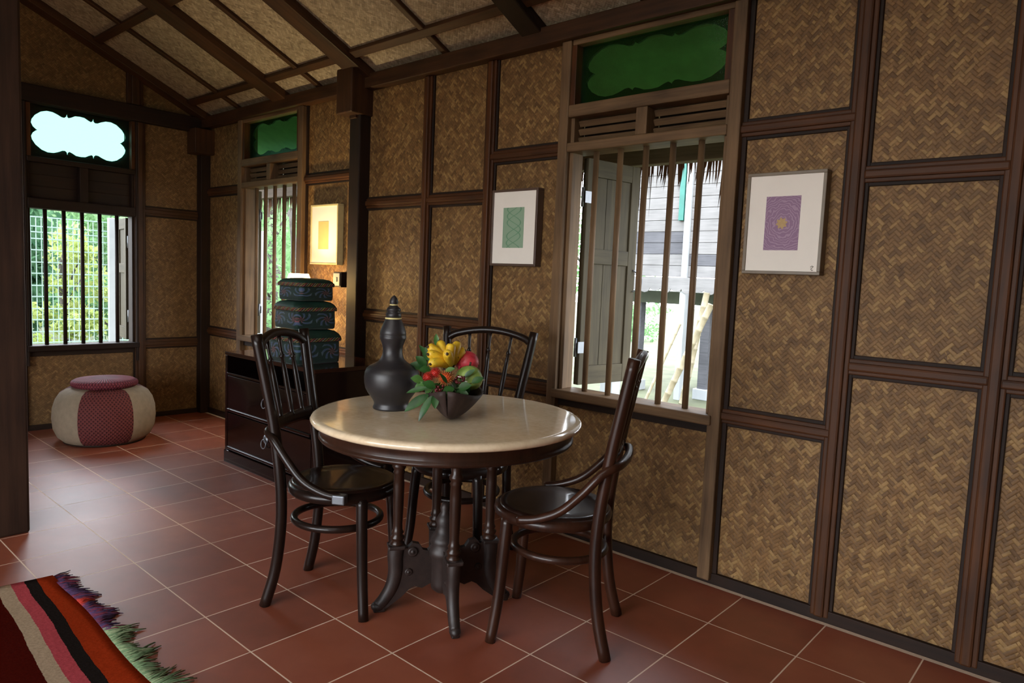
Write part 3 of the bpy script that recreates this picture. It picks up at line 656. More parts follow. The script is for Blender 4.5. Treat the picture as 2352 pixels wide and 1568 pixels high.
# green fruit
g = N('guava skin'); n = g.noise(g.coord(), 14, 3); n2 = g.noise(g.coord(), 70, 2); g.bsdf(g.ramp(g.math('MULTIPLY_ADD', n2, .3, g.math('MULTIPLY', n, .7)), [(.3, rgb(104, 142, 56)), (.55, rgb(146, 176, 90)), (.75, rgb(190, 206, 136))]), .4, g.bump(n, .3, .006)); M['guava'] = g.m
gc = at(0.0471, -0.0200, 0.1450); gv = thing('green_guava', 'pale green lumpy guava at the right of the bowl', 'fruit', tuple(gc))
b = MB(); b.ball((0, 0, 0), .05, 0, 4, (1.06, 1, .96))
for vv in b.bm.verts:
    a = math.atan2(vv.co.y, vv.co.x); vv.co *= 1 + .05 * math.sin(a * 5 + vv.co.z * 30) * (1 - abs(vv.co.z) / .06)
b.build('fruit_body', M['guava'], gv); MB().tube([(0, 0, .046), (.004, 0, .062)], .004, 8).build('fruit_stalk', M['tip'], gv)
# rambutans
M['ramb'] = mat_plain('rambutan red', rgb(186, 36, 28), .5, .3, 60); M['ramb_o'] = mat_plain('rambutan orange', rgb(206, 76, 34), .5, .3, 60); M['hair_o'] = mat_plain('rambutan hair', rgb(196, 122, 62), .6, .3, 60); M['hair_r'] = mat_plain('rambutan red hair', rgb(178, 52, 34), .6, .3, 60)
def rambutan(label, c, r, skin, hair, hl):
    t = thing('rambutan', label, 'fruit', tuple(c), 0, 'rambutans in the fruit bowl'); MB().ball((0, 0, 0), r, 0, 3, (1, 1, .95)).build('fruit_body', M[skin], t); h = MB()
    for q in range(150):
        z = 1 - 2 * (q + .5) / 150; a = q * 2.39996; rr = math.sqrt(1 - z * z); d = Vector((rr * math.cos(a), rr * math.sin(a), z)); j = Vector((rnd.uniform(-1, 1), rnd.uniform(-1, 1), rnd.uniform(-1, 1))) * .35
        h.tube([d * r * .97, d * (r + hl * .55), d * (r + hl) + j * hl], [.0012, .0009, .0004], 4, cap=False)
    tag(h.build('fruit_hair', M[hair], t), None, None, None, 'stuff'); return t
rambutan('orange hairy rambutan in the middle of the fruit bowl', at(-0.0376, -0.0850, 0.1507), .023, 'ramb_o', 'hair_o', .010)
rambutan('red rambutan below the bananas, upper of the two red ones', at(-0.0779, -0.0800, 0.1681), .016, 'ramb', 'hair_r', .006)
rambutan('red rambutan at the left of the fruit bowl, lower of the two', at(-0.1047, -0.0850, 0.1511), .015, 'ramb', 'hair_r', .006)
# berry clusters
M['berry'] = mat_plain('dark red berries', rgb(92, 20, 26), .25, .4, 60); M['bloom'] = mat_plain('white blossom', rgb(240, 240, 232), .6, .04, 20)
def berries(label, c, n, sp):
    t = thing('berry_cluster', label, 'berries', tuple(c), 0, 'berry sprigs in the fruit bowl')
    for q in range(n):
        d = Vector((rnd.gauss(0, 1), rnd.gauss(0, 1), rnd.gauss(0, .8))) ; d = d.normalized() * sp * rnd.uniform(.5, 1.1)
        MB().ball(d, rnd.uniform(.0042, .0062), 0, 2).build('berry', M['berry'], t)
        MB().tube([Vector((0, 0, -.01)), d * .9], .0009, 4).build('berry_stalk', M['stem'], t)
M['stem'] = mat_plain('green stems', rgb(66, 84, 40), .6)
berries('dark red berry cluster beside the green guava', at(0.0145, -0.1000, 0.1468), 22, .022)
berries('dark red berry cluster hanging over the front of the bowl', at(*(q + d for q, d in zip((-0.0490, -0.1200, 0.1078), (0, -.05, .012)))), 20, .019)
def blossom(label, c):
    t = MB()
    for q in range(5): a = q * 2 * PI / 5; t.ball((.004 * math.cos(a), .004 * math.sin(a), .001), .0034, 0, 1, (1, 1, .6))
    t.ball((0, 0, .002), .002, 0, 1); tag(t.build('blossom', M['bloom'], None, tuple(c)), label, 'flower', 'white blossoms in the fruit bowl')
blossom('tiny white blossom at the right tip of the fruit bowl', at(0.1010, -0.0200, 0.1388)); blossom('tiny white blossom on the dark berry cluster', at(0.0176, -0.1280, 0.1624)); blossom('tiny white blossom low on the green guava', at(0.0384, -0.0900, 0.1414))
# leaf sprigs
def mat_leaf(name, a, b):
    g = N(name); n = g.noise(g.coord(), 22, 3); g.bsdf(g.ramp(n, [(.3, a), (.7, b)]), .38, None, .5); return g.m
M['leaf'] = mat_leaf('dark glossy leaf', rgb(26, 62, 26), rgb(52, 98, 44)); M['leaf2'] = mat_leaf('mid green leaf', rgb(48, 92, 36), rgb(84, 128, 60))
def leaf_mesh(mb, p, tip, w, nrm, mat=0, droop=.15):
    p, tip, nrm = Vector(p), Vector(tip), Vector(nrm); ax = tip - p; Lg = ax.length; sd = ax.cross(nrm).normalized(); nr = sd.cross(ax).normalized(); n = 7; A = []
    for i in range(n + 1):
        t = i / n; ww = w * math.sin(PI * min(1, t * .98 + .01)) ** .8 * (1 - .25 * t); c = p + ax * t + nr * (droop * Lg * (t - t * t) * 1.4)
        A.append((mb.bm.verts.new(c + sd * ww + nr * ww * .25), mb.bm.verts.new(c), mb.bm.verts.new(c - sd * ww + nr * ww * .25)))
    for a, b in zip(A, A[1:]):
        for q in (0, 1):
            f = mb.bm.faces.new((a[q], a[q + 1], b[q + 1], b[q])); f.smooth = True; f.material_index = mat
def sprig(label, root, leaves, mm, off=0.0):
    ov = AB * -off + AU * off * .16; root = root + ov
    t = thing('leafy_sprig', label, 'leaves', tuple(root), 0, 'green leaf sprigs in the fruit bowl'); st = MB()
    for a3, e3, w in leaves:
        a = at(*a3) + ov - root; e = at(*e3) + ov - root; b = MB(); nr = (-AB * .8 + AU * .6 + AR * rnd.uniform(-.3, .3)); leaf_mesh(b, a, e, w * 1.25, nr, 0); b.build('leaf', M[mm], t)
        st.tube([Vector((0, 0, 0)), a * .5 + AU * .004, a], .0014, 5)
    st.build('leaf_stem', M['stem'], t)
sprig('leaf sprig drooping over the left front of the bowl', at(-0.0685, -0.0900, 0.1138), [((-0.0895, -0.1000, 0.0897), (-0.1745, -0.1300, 0.0274), .017), ((-0.0712, -0.1200, 0.0938), (-0.1193, -0.1500, -0.0022), .013), ((-0.0669, -0.1300, 0.0956), (-0.0605, -0.1600, 0.0476), .013), ((-0.0903, -0.1000, 0.1144), (-0.1743, -0.1000, 0.0911), .010), ((-0.0645, -0.1300, 0.1202), (-0.1121, -0.1400, 0.1375), .016)], 'leaf', .055)
sprig('leaf sprig at the left side of the bowl beside the black jar', at(-0.1040, -0.0600, 0.1410), [((-0.1252, -0.0600, 0.1318), (-0.1721, -0.0700, 0.1429), .016), ((-0.1139, -0.0700, 0.1254), (-0.1547, -0.0800, 0.1053), .014), ((-0.0851, -0.1200, 0.1259), (-0.1055, -0.1300, 0.0940), .013), ((-0.0781, -0.1200, 0.1099), (-0.0520, -0.1400, 0.0654), .012)], 'leaf2')
sprig('dark leaf sprig behind the bananas on the left', at(-0.1165, 0.0400, 0.1607), [((-0.1351, 0.0500, 0.1673), (-0.2005, 0.0600, 0.1755), .018), ((-0.1268, 0.0500, 0.1763), (-0.1722, 0.0600, 0.2114), .016), ((-0.1189, 0.0500, 0.1974), (-0.1372, 0.0600, 0.2492), .016), ((-0.1058, 0.0200, 0.1638), (-0.1507, 0.0000, 0.1645), .016), ((-0.1204, 0.0600, 0.2066), (-0.1628, 0.0700, 0.2558), .010)], 'leaf')
sprig('single upright leaf above the bananas', at(-0.0879, 0.0500, 0.2471), [((-0.0899, 0.0500, 0.2556), (-0.0932, 0.0500, 0.3054), .010)], 'leaf2')
sprig('broad leaf sprig across the right front of the bowl', at(-0.0013, -0.0900, 0.1083), [((-0.0001, -0.1100, 0.1198), (-0.0370, -0.1400, 0.0986), .016), ((0.0156, -0.1000, 0.1156), (0.0640, -0.1000, 0.1291), .016), ((0.0079, -0.1000, 0.1021), (0.0549, -0.1200, 0.0991), .014), ((0.0611, -0.0500, 0.1298), (0.1047, -0.0400, 0.1503), .013), ((-0.0258, -0.1000, 0.1336), (-0.0511, -0.1200, 0.1714), .007)], 'leaf', .06)
sprig('dark leaf lying across the green guava', at(0.0307, -0.0800, 0.1562), [((0.0305, -0.0780, 0.1559), (0.0719, -0.0760, 0.1871), .009)], 'leaf')
bed = []
for q in range(22):
    a = q * 2.39996; rr = .05 + .05 * ((q * 7) % 5) / 5; x0, y0 = rr * math.cos(a) * .75, rr * math.sin(a) * 1.5 - .05
    bed.append(((x0 * .5, y0 * .6, .075), (x0 * 1.25, y0 * 1.1, .100 + .03 * ((q * 3) % 4) / 4), .014 + .004 * (q % 3)))
sprig('leaf bed filling the fruit bowl under the fruit', at(0, -.05, .05), bed, 'leaf')
sprig('small green leaf between the bananas and the guava', at(-0.0234, -0.0700, 0.1757), [((-0.0413, -0.0900, 0.1776), (-0.0025, -0.0900, 0.1891), .009)], 'leaf2')
# ------------------------------------------------------------------ framed prints
def framed(label, x0, x1, z0, z1, frame, print_mat, pw, ph, px0=0, dz=0, mark=False, d=.05):
    xc, zc = (x0 + x1) / 2, (z0 + z1) / 2; w, h = x1 - x0, z1 - z0
    t = thing('framed_print', label, 'picture', (xc, YW - .003, zc), 0, 'framed prints on the right wall'); b = MB(); f = .013
    for a, c, e, g_ in ((-w / 2, w / 2, h / 2 - f, h / 2), (-w / 2, w / 2, -h / 2, -h / 2 + f), (-w / 2, -w / 2 + f, -h / 2 + f, h / 2 - f), (w / 2 - f, w / 2, -h / 2 + f, h / 2 - f)):
        b.box(a, c, -d, 0, e, g_, 0, .002)
    b.build('picture_frame', M[frame], t)
    MB().box(-w / 2 + f, w / 2 - f, -d + .006, -d + .010, -h / 2 + f, h / 2 - f).build('mat_board', M['mat'], t)
    MB().box(px0 - pw / 2, px0 + pw / 2, -d + .0045, -d + .008, dz - ph / 2, dz + ph / 2).build('print', print_mat, t)
    if mark:
        m = MB(); cx, cz = w / 2 - .032, -h / 2 + .026; y = -d + .0055
        m.tube(smooth_path([(cx - .006, y, cz + .004), (cx - .002, y, cz + .009), (cx + .004, y, cz + .008), (cx + .001, y, cz + .003), (cx - .004, y, cz - .002), (cx + .0, y, cz - .008), (cx + .004, y, cz - .006)], 3), .0009, 5)
        m.build('signature_mark', M['strip_z'], t)
    return t
def mat_print(name, base, hi, kind):
    g = N(name); x = g.sep(g.coord()); n = g.noise(g.coord(), 30, 3)
    if kind == 'purple':
        v = g.add('ShaderNodeTexWave', wave_type='RINGS', rings_direction='SPHERICAL'); g.link(g.coord(), v.inputs['Vector']); v.inputs['Scale'].default_value = 34; v.inputs['Distortion'].default_value = 9; v.inputs['Detail'].default_value = 1; v.inputs['Detail Scale'].default_value = 1.2
        f = g.math('GREATER_THAN', v.outputs['Fac'], .72); c = g.mix(g.math('MULTIPLY', f, .5), base, hi)
        dx = g.math('ADD', x[0], .006); r = g.math('SQRT', g.math('ADD', g.math('MULTIPLY', dx, dx), g.math('MULTIPLY', x[2], x[2])))
        a = g.math('ARCTAN2', x[2], dx); edge = g.math('MULTIPLY_ADD', g.math('SINE', g.math('MULTIPLY', a, 8.0)), .0035, .020)
        c = g.mix(g.math('MULTIPLY', g.math('LESS_THAN', r, edge), .8), c, rgb(190, 160, 92))
    elif kind == 'green':
        def wav(sx, ph): return g.math('ABSOLUTE', g.math('SUBTRACT', x[0], g.math('MULTIPLY', g.math('SINE', g.math('MULTIPLY_ADD', x[2], 44.0, ph)), .048)))
        l = g.math('MINIMUM', wav(1, .4), wav(1, 3.5)); l = g.math('MINIMUM', l, wav(1, 2.0)); f = g.math('LESS_THAN', g.math('ADD', l, g.math('MULTIPLY', n, .004)), .006); c = g.mix(g.math('MULTIPLY', f, .7), base, hi)
        v = g.add('ShaderNodeTexVoronoi'); g.link(g.coord(), v.inputs['Vector']); v.inputs['Scale'].default_value = 12; c = g.mix(g.math('MULTIPLY', g.math('LESS_THAN', v.outputs['Distance'], .16), .6), c, rgb(134, 120, 140))
    else: c = g.mix(g.math('MULTIPLY', n, .5), base, hi)
    g.bsdf(c, .7); return g.m
M['frame_taupe'] = mat_plain('taupe picture frame', rgb(112, 98, 80), .4, .1, 20); M['frame_brown'] = mat_plain('brown picture frame', rgb(82, 64, 54), .4, .1, 20); M['frame_pale'] = mat_plain('pale gold frame', rgb(196, 180, 130), .4, .08, 20)
framed('white-matted print of a yellow flower on purple, right of the large window', .578, .893, 1.374, 1.782, 'frame_taupe', mat_print('purple print', rgb(142, 112, 140), rgb(182, 156, 176), 'purple'), .138, .215, -.005, .0, True)
framed('white-matted print of green vines, left of the large window', -.872, -.545, 1.380, 1.790, 'frame_brown', mat_print('green print', rgb(136, 164, 138), rgb(78, 132, 98), 'green'), .148, .215, -.004, .0)
framed('white-matted print with a plain beige centre, lit by the lamp', -2.662, -2.325, 1.357, 1.778, 'frame_pale', mat_print('beige print', rgb(196, 172, 110), rgb(214, 192, 132), 'plain'), .125, .195, -.01, -.005)
# switch on the column
sw = thing('light_switch', 'white switch plate on a dark wooden block beside the column', 'switch', (-2.262, YW - .001, 1.258))
MB().box(-.045, .045, -.09, 0, -.052, .052, 0, .004).build('switch_block', M['strip_z'], sw)
M['plate'] = mat_plain('grey white plate', rgb(150, 148, 140), .5, .04, 8)
pl = MB().box(-.040, .036, -.097, -.09, -.044, .044, 0, .004).build('switch_plate', M['plate'], sw)
MB().box(-.010, .010, -.103, -.096, -.016, .016, 0, .002).build('rocker', M['plate'], pl)

# ------------------------------------------------------------------ pouf
def mat_knit(name, a, b, sc):
    g = N(name); x = g.sep(g.coord()); an = g.math('ARCTAN2', x[1], x[0]); u = g.math('MULTIPLY', an, sc * .33); v = g.math('MULTIPLY', x[2], sc)
    p = g.math('MULTIPLY', g.math('SINE', u), g.math('SINE', v))
    g.bsdf(g.mix(g.math('GREATER_THAN', p, .30), b, a), .75, g.bump(p, .5, .004), .3); return g.m
M['knit_red'] = mat_knit('red woven cane', rgb(56, 16, 19), rgb(98, 46, 44), 240); M['knit_beige'] = mat_plain('beige canvas', rgb(134, 120, 100), .85, .10, 26, bump=.3, bscale=180)
M['knit_top'] = mat_knit('rose woven lid', rgb(130, 56, 66), rgb(84, 30, 40), 200)
pf = thing('pouf', 'round beige and dark red panelled pouf under the back window', 'pouf', (-3.80, .352, 0))
pp = [(.0, .0), (.22, .0), (.265, .012), (.302, .045), (.327, .10), (.335, .17), (.330, .24), (.312, .30), (.282, .345), (.24, .37), (.18, .378), (.0, .378)]
a0 = math.atan2(-1.494 - .385, 1.809 + 3.9) + math.radians(1)
for q in range(6):
    am = a0 + q * PI / 3; hw_ = math.radians(31 if q % 2 == 0 else 29)
    o = MB().lathe(pp[1:-1], 12, 0, None, am - hw_, am + hw_).build('side_panel', M['knit_red'] if q % 2 == 0 else M['knit_beige'], pf)
    o['label'] = 'dark red woven panel' if q % 2 == 0 else 'beige canvas panel'
MB().lathe([(0, .374), (.175, .374), (.205, .38), (.217, .392), (.219, .405), (.212, .418), (.19, .430), (.10, .438), (0, .44)], 48).build('pouf_lid', M['knit_top'], pf)
MB().lathe([(.0, 0), (.255, 0), (.268, .006), (.268, .014), (.0, .014)], 40).build('pouf_base', M['strip_z'], pf)

pf.scale = (1, 1, 1.06)

# ------------------------------------------------------------------ striped rug
def mat_rug():
    g = N('striped kilim'); x = g.sep(g.coord()); wv = g.noise(g.mapping(g.coord(), (1, .15, 1)), 2.2, 2); n = g.noise(g.coord(), 90, 3)
    d = g.math('SUBTRACT', -.638, x[1]); sx = g.math('MULTIPLY_ADD', x[0], .050, .024)          # stripes narrow towards the far end
    d = g.math('SUBTRACT', d, sx); d = g.math('ADD', d, g.math('MULTIPLY_ADD', wv, .05, -.025)); d = g.math('ADD', d, g.math('MULTIPLY_ADD', n, .006, -.003))
    c = g.ramp(g.math('DIVIDE', d, .5), [(0, rgb(150, 50, 22)), (.20, rgb(34, 28, 26)), (.285, rgb(170, 70, 76)), (.375, rgb(168, 146, 120)), (.47, rgb(66, 16, 10)), (.80, rgb(44, 30, 30)), (.9, rgb(120, 42, 26))], True)
    c = g.mix(1.0, c, g.ramp(n, [(.2, (.72, .72, .72, 1)), (.8, (1.12, 1.12, 1.12, 1))]), 'MULTIPLY')
    wf = g.math('SINE', g.math('MULTIPLY', x[0], 900.0)); g.bsdf(c, .95, g.bump(g.math('ADD', n, g.math('MULTIPLY', wf, .3)), .5, .003), 0.0); return g.m
M['rug'] = mat_rug()
rug = thing('striped_rug', 'flat-woven red, black, pink and cream striped rug with coloured fringe', 'rug', (0, 0, 0))
b = MB(); nx, ny = 60, 40; X0, X1, Y0, Y1 = -1.41, .55, -2.2, -.636; G = []
for i in range(nx + 1):
    row = []
    for j in range(ny + 1):
        u = i / nx; w = j / ny; x = X0 + (X1 - X0) * u; y = Y0 + (Y1 - Y0) * w
        z = .010 + .004 * math.sin(x * 9 + y * 4) * math.sin(y * 7 + 1) + .010 * max(0, 1 - u * 14)
        y += .010 * math.sin(x * 5.3 + 1) * w; x += .010 * math.sin(y * 9) * (1 - u)
        row.append(b.bm.verts.new((x, y, z)))
    G.append(row)
for i in range(nx):
    for j in range(ny): b.bm.faces.new((G[i][j], G[i + 1][j], G[i + 1][j + 1], G[i][j + 1])).smooth = True
r = bmesh.ops.extrude_face_region(b.bm, geom=b.bm.faces[:])
for vtx in [q for q in r['geom'] if isinstance(q, bmesh.types.BMVert)]: vtx.co.z = max(.0005, vtx.co.z - .009)
bmesh.ops.recalc_face_normals(b.bm, faces=b.bm.faces)
b.build('rug_body', M['rug'], rug)
def fringe(x0, x1, ln, cols, nm, n):
    f = MB()
    for q in range(n):
        x = x0 + (x1 - x0) * (q + rnd.random()) / n; y = -.640 + .010 * math.sin(x * 5.3 + 1); L_ = ln * rnd.uniform(.55, 1.1) * (.85 + .25 * math.sin(x * 31)); dx = (rnd.uniform(-.35, .35) + .35 * math.sin(x * 37)) * L_
        f.tube([(x, y - .006, .011), (x + dx * .3, y + L_ * .4, .009 + rnd.uniform(0, .006)), (x + dx * .7, y + L_ * .75, .005 + rnd.uniform(0, .004)), (x + dx, y + L_, .003)], [.0030, .0026, .0022, .0012], 5, mat=rnd.randrange(len(cols)))
    o = f.build('fringe', cols, rug); o['label'] = nm; o['kind'] = 'stuff'
M['f_pur'] = mat_plain('purple wool', rgb(62, 32, 64), .9, .3, 90); M['f_vio'] = mat_plain('violet wool', rgb(66, 44, 82), .9, .3, 90); M['f_mar'] = mat_plain('maroon wool', rgb(104, 30, 50), .9, .3, 90)
M['f_red'] = mat_plain('orange red wool', rgb(170, 46, 30), .9, .3, 90); M['f_grn'] = mat_plain('sage wool', rgb(98, 120, 84), .9, .2, 90); M['f_grn2'] = mat_plain('pale sage wool', rgb(126, 138, 102), .9, .2, 90)
fringe(-1.40, -1.12, .075, [M['f_pur'], M['f_mar'], M['f_vio']], 'purple fringe', 85)
fringe(-1.12, -1.05, .06, [M['f_red']], 'red fringe', 30)
fringe(-1.07, -.80, .085, [M['f_mar'], M['f_vio'], M['f_pur']], 'maroon fringe', 85)
fringe(-.82, .50, .095, [M['f_grn'], M['f_grn2'], M['f_grn']], 'sage green fringe', 330)

# ------------------------------------------------------------------ outside
GZ = -.12
M['ground'] = mat_plain('sunlit grass and sand', rgb(84, 88, 62), .95, .35, 2.2); M['thatch'] = mat_wood('thatch straw', rgb(58, 38, 26), rgb(104, 76, 56), 2, .9)
M['eave_pale'] = mat_plain('lightened eave slab', rgb(130, 122, 110), .9); M['eave'] = mat_wood('eave underside', rgb(70, 60, 52), rgb(110, 98, 86), 0, .8)  # eave slab made paler than its beam, to stand for light behind transoms
M['plank'] = mat_wood('weathered grey plank', rgb(100, 99, 98), rgb(130, 128, 127), 0, .8); M['plank_d'] = mat_wood('darker grey plank', rgb(66, 66, 70), rgb(96, 96, 100), 0, .8); M['teal'] = mat_plain('teal paint', rgb(40, 104, 94), .5)
M['under'] = mat_plain('under floor boards', rgb(56, 62, 46), .8); M['bamboo'] = mat_plain('pale bamboo', rgb(134, 124, 100), .5, .12, 20); M['fence'] = mat_plain('pale green wire', rgb(150, 176, 168), .5, .05)
M['bark'] = mat_plain('tree bark', rgb(74, 70, 64), .9, .3, 12)
def foliage(name, a, b):
    g = N(name); w = g.add('ShaderNodeObjectInfo'); n = g.noise(g.coord(), 2.6, 3); c = g.ramp(n, [(.3, a), (.7, b)])
    d = g.add('ShaderNodeBsdfDiffuse'); g.link(c, d.inputs[0]); t_ = g.add('ShaderNodeBsdfTranslucent'); g.link(c, t_.inputs[0]); m_ = g.add('ShaderNodeMixShader'); m_.inputs[0].default_value = .45
    g.link(d.outputs[0], m_.inputs[1]); g.link(t_.outputs[0], m_.inputs[2]); g.link(m_.outputs[0], g.out.inputs[0]); return g.m
M['fol_d'] = foliage('deep foliage', rgb(40, 74, 52), rgb(92, 126, 92)); M['fol_m'] = foliage('mid foliage', rgb(84, 124, 76), rgb(132, 162, 118)); M['fol_y'] = foliage('yellow green foliage', rgb(124, 142, 68), rgb(164, 172, 112))
b = MB(); b.box(-40, 20, -25, 40, GZ - .05, GZ); structure(b.build('ground', M['ground']), 'sunlit grass and sand outside')
# thatched eave along the right wall
b = MB(); th = math.atan(.5); Ee = 2.28
b.prism([(YW + .03, 2.60), (Ee, 2.60 - .5 * (Ee - YW - .03)), (Ee, 2.60 - .5 * (Ee - YW - .03) + .07), (YW + .03, 2.68)], WX1 + 6.8, 0, Matrix(((0, 1, 0, -6.4), (1, 0, 0, 0), (0, 0, 1, 0), (0, 0, 0, 1))))
structure(b.build('roof_eave', M['eave_pale']), 'roof eave overhanging the right wall outside')
timber('beam_eave', 'dark eave beam seen through the window tops', -6.4, WX1 + .4, 2.10, 2.17, 2.005, 2.17, 'eave')
f = MB(); x = -6.4
while x < 1.6:
    L_ = rnd.uniform(.05, .20) * (1.7 if math.sin(x * 9) + math.sin(x * 23) > .6 else .85) * (1.25 if x < -3 else 1); w = rnd.uniform(.004, .011); y = 2.22 + rnd.uniform(-.03, .03); dx = rnd.uniform(-.03, .03)
    f.poly([(x - w, y, 2.10), (x + w, y + .004, 2.10), (x + w * .5 + dx * .6, y, 2.02 - L_ * .6), (x + dx, y, 2.02 - L_)]); x += rnd.uniform(.003, .009) if x < -3 else rnd.uniform(.005, .014)
tag(f.build('hanging_thatch', M['thatch']), 'brown palm thatch fringe hanging from the eave', 'thatch', None, 'stuff')
# neighbouring plank house on stilts
hs_ = thing('stilt_house', 'pale weathered plank house on posts beyond the large window', 'house', (-1.0, 6.5, GZ))
def hx(x): return x + 1.0
b = MB(); z = 1.55; k = 0
while z < 3.9:
    b.box(hx(-3.3), hx(-2.43), .0, .03, z, z + .138, 1 if k in (2, 3) else 0, .004); b.box(hx(-2.36), hx(3.0), -.02, .02, z, z + .138, 1 if k in (1,) else 0, .004); z += .142; k += 1
b.box(hx(-3.3), hx(3.0), .035, .06, 1.55, 3.9, 1); b.build('plank_wall', [M['plank'], M['plank_d']], hs_)
MB().box(hx(-2.43), hx(-2.35), -.05, .05, .0, 3.9, 0, .004).build('corner_post', M['glasspost'], hs_)
MB().box(hx(-3.36), hx(-3.28), -.05, .05, .0, 3.9, 0, .004).build('corner_post', M['glasspost'], hs_)
MB().box(hx(-2.52), hx(-2.45), -.04, .0, 2.25, 3.1, 0, .003).build('window_shutter', M['teal'], hs_)
b = MB(); pts = [(hx(-3.3), 1.54), (hx(3.0), 1.54), (hx(3.0), 1.40)]; n = 42
for q in range(n):
    xa = 3.0 - 6.3 * q / n; xb = 3.0 - 6.3 * (q + 1) / n
    for s in range(7): a = PI * s / 6; pts.append((hx((xa + xb) / 2 + (xa - xb) / 2 * math.cos(a)), 1.40 - (.06 if q % 2 else .035) * math.sin(a)))
b.prism(pts, .02, 0, Matrix.Translation((0, -.07, 0))); b.build('scalloped_trim', M['plank'], hs_)
MB().box(hx(-3.3), hx(3.0), .2, 4.0, 1.20, 1.36).build('floor_joists', M['under'], hs_)
for xx, yy in ((-2.85, 2.2), (-1.9, 2.2), (-.9, 2.2), (-2.2, .3), (-1.3, .3), (.2, .3), (-3.2, .3)):
    p = MB(); p.box(hx(xx) - .06, hx(xx) + .06, yy - .06, yy + .06, .12, 1.3, 0, .004); p.box(hx(xx) - .1, hx(xx) + .1, yy - .1, yy + .1, 0, .14, 1, .01); p.build('stilt', [M['plank_d'], M['glasspost']], hs_)
b = MB(); b.prism([(-.6, 3.85), (2.2, 5.2), (5.0, 3.85), (5.0, 3.95), (2.2, 5.3), (-.6, 3.95)], 6.8, 0, Matrix(((0, 1, 0, -2.6), (1, 0, 0, 0), (0, 0, 1, 0), (0, 0, 0, 1)))); b.build('house_roof', M['thatch'], hs_)
o = MB(); o.box(-2.20, -2.05, 4.45, 4.6, GZ, 3.2, 0, .006); tag(o.build('veranda_post', M['glasspost']), 'white square post just past the open shutter', 'post')
for lab, p0, p1, r in (('thick pale bamboo pole leaning against the neighbour house', (-2.20, 6.25, GZ), (-2.02, 6.36, 1.25), .04), ('second bamboo pole leaning to the right', (-2.30, 5.95, GZ), (-1.83, 6.10, 1.12), .04), ('thin bamboo cane leaning under the neighbour house', (-2.52, 5.9, GZ), (-2.32, 6.30, .85), .02)):
    b = MB(); p0, p1 = Vector(p0), Vector(p1); n = 8
    pts = []; rr = []
    for q in range(n + 1):
        pts += [p0.lerp(p1, max(0, q / n - .008)), p0.lerp(p1, q / n), p0.lerp(p1, min(1, q / n + .008))]; rr += [r * .94, r * 1.08, r * .94]
    pts = [pts[1]] + pts[2:-1]; rr = rr[1:-1]
    b.tube(pts, rr, 12); tag(b.build('bamboo_pole', M['bamboo']), lab, 'pole', 'bamboo poles outside the window')
# wire fence beyond the back window
fx = -7.0; fe = thing('wire_fence', 'pale green welded wire fence beyond the back window', 'fence', (fx, 1.0, GZ))
b = MB(); y = -2.2
while y < 2.4: b.box(-.003, .003, y - .0035, y + .0035, .05, 1.88); y += .05
z = .12
for z in (.15, .28, .40, .53, .65, .78, .90, 1.03, 1.15, 1.28, 1.40, 1.53, 1.65, 1.72, 1.78, 1.88): b.box(-.006, .006, -2.2, 2.4, z - .006, z + .006)
b.build('wire_mesh', M['fence'], fe)
for yy in (.48, -1.9, 2.3): MB().box(.01, .07, yy - .04, yy + .04, 0, 1.93, 0, .006).build('fence_post', M['glasspost'], fe)
def tree(name, label, cat, loc, h, r, mm, ncl, trunk=.08, low=.3, group='trees outside the windows', leaf=.10, nleaf=1100):
    t = thing(name, label, cat, loc, rnd.uniform(0, 6), group); c = MB(); cl = []
    for q in range(ncl):
        a = rnd.uniform(0, 2 * PI); rr = r * math.sqrt(rnd.random()) * .8; cl.append((rr * math.cos(a), rr * math.sin(a), h * rnd.uniform(low, .92), r * rnd.uniform(.28, .5)))
    for q in range(nleaf):
        x0, y0, z0, cr = rnd.choice(cl); d = Vector((rnd.gauss(0, 1), rnd.gauss(0, 1), rnd.gauss(0, .8))); d = d.normalized() * cr * rnd.random() ** .4
        p = Vector((x0, y0, z0)) + d; p.z = max(p.z, .03); q1 = Quaternion((rnd.gauss(0, 1), rnd.gauss(0, 1), rnd.gauss(0, 1), rnd.gauss(0, 1))).normalized(); s = leaf * rnd.uniform(.5, 1.2)
        c.poly([p + q1 @ Vector(v) * s for v in ((-.5, 0, 0), (0, -.28, .05), (.6, 0, 0), (0, .28, .05))])
    c.build('crown', M[mm], t); k = MB()
    if trunk:
        k.tube(smooth_path([(0, 0, 0), (.05, .03, h * .3), (-.03, .06, h * .6), (.02, 0, h * .85)], 4), [trunk * (1 - .045 * i) for i in range(13)], 9)
        for x0, y0, z0, cr in cl[:5]: k.tube([(0, .03, z0 * .6), (x0 * .5, y0 * .5, z0 * .85), (x0, y0, z0)], [trunk * .4, trunk * .25, trunk * .1], 6)
        k.build('trunk', M['bark'], t)
    return t
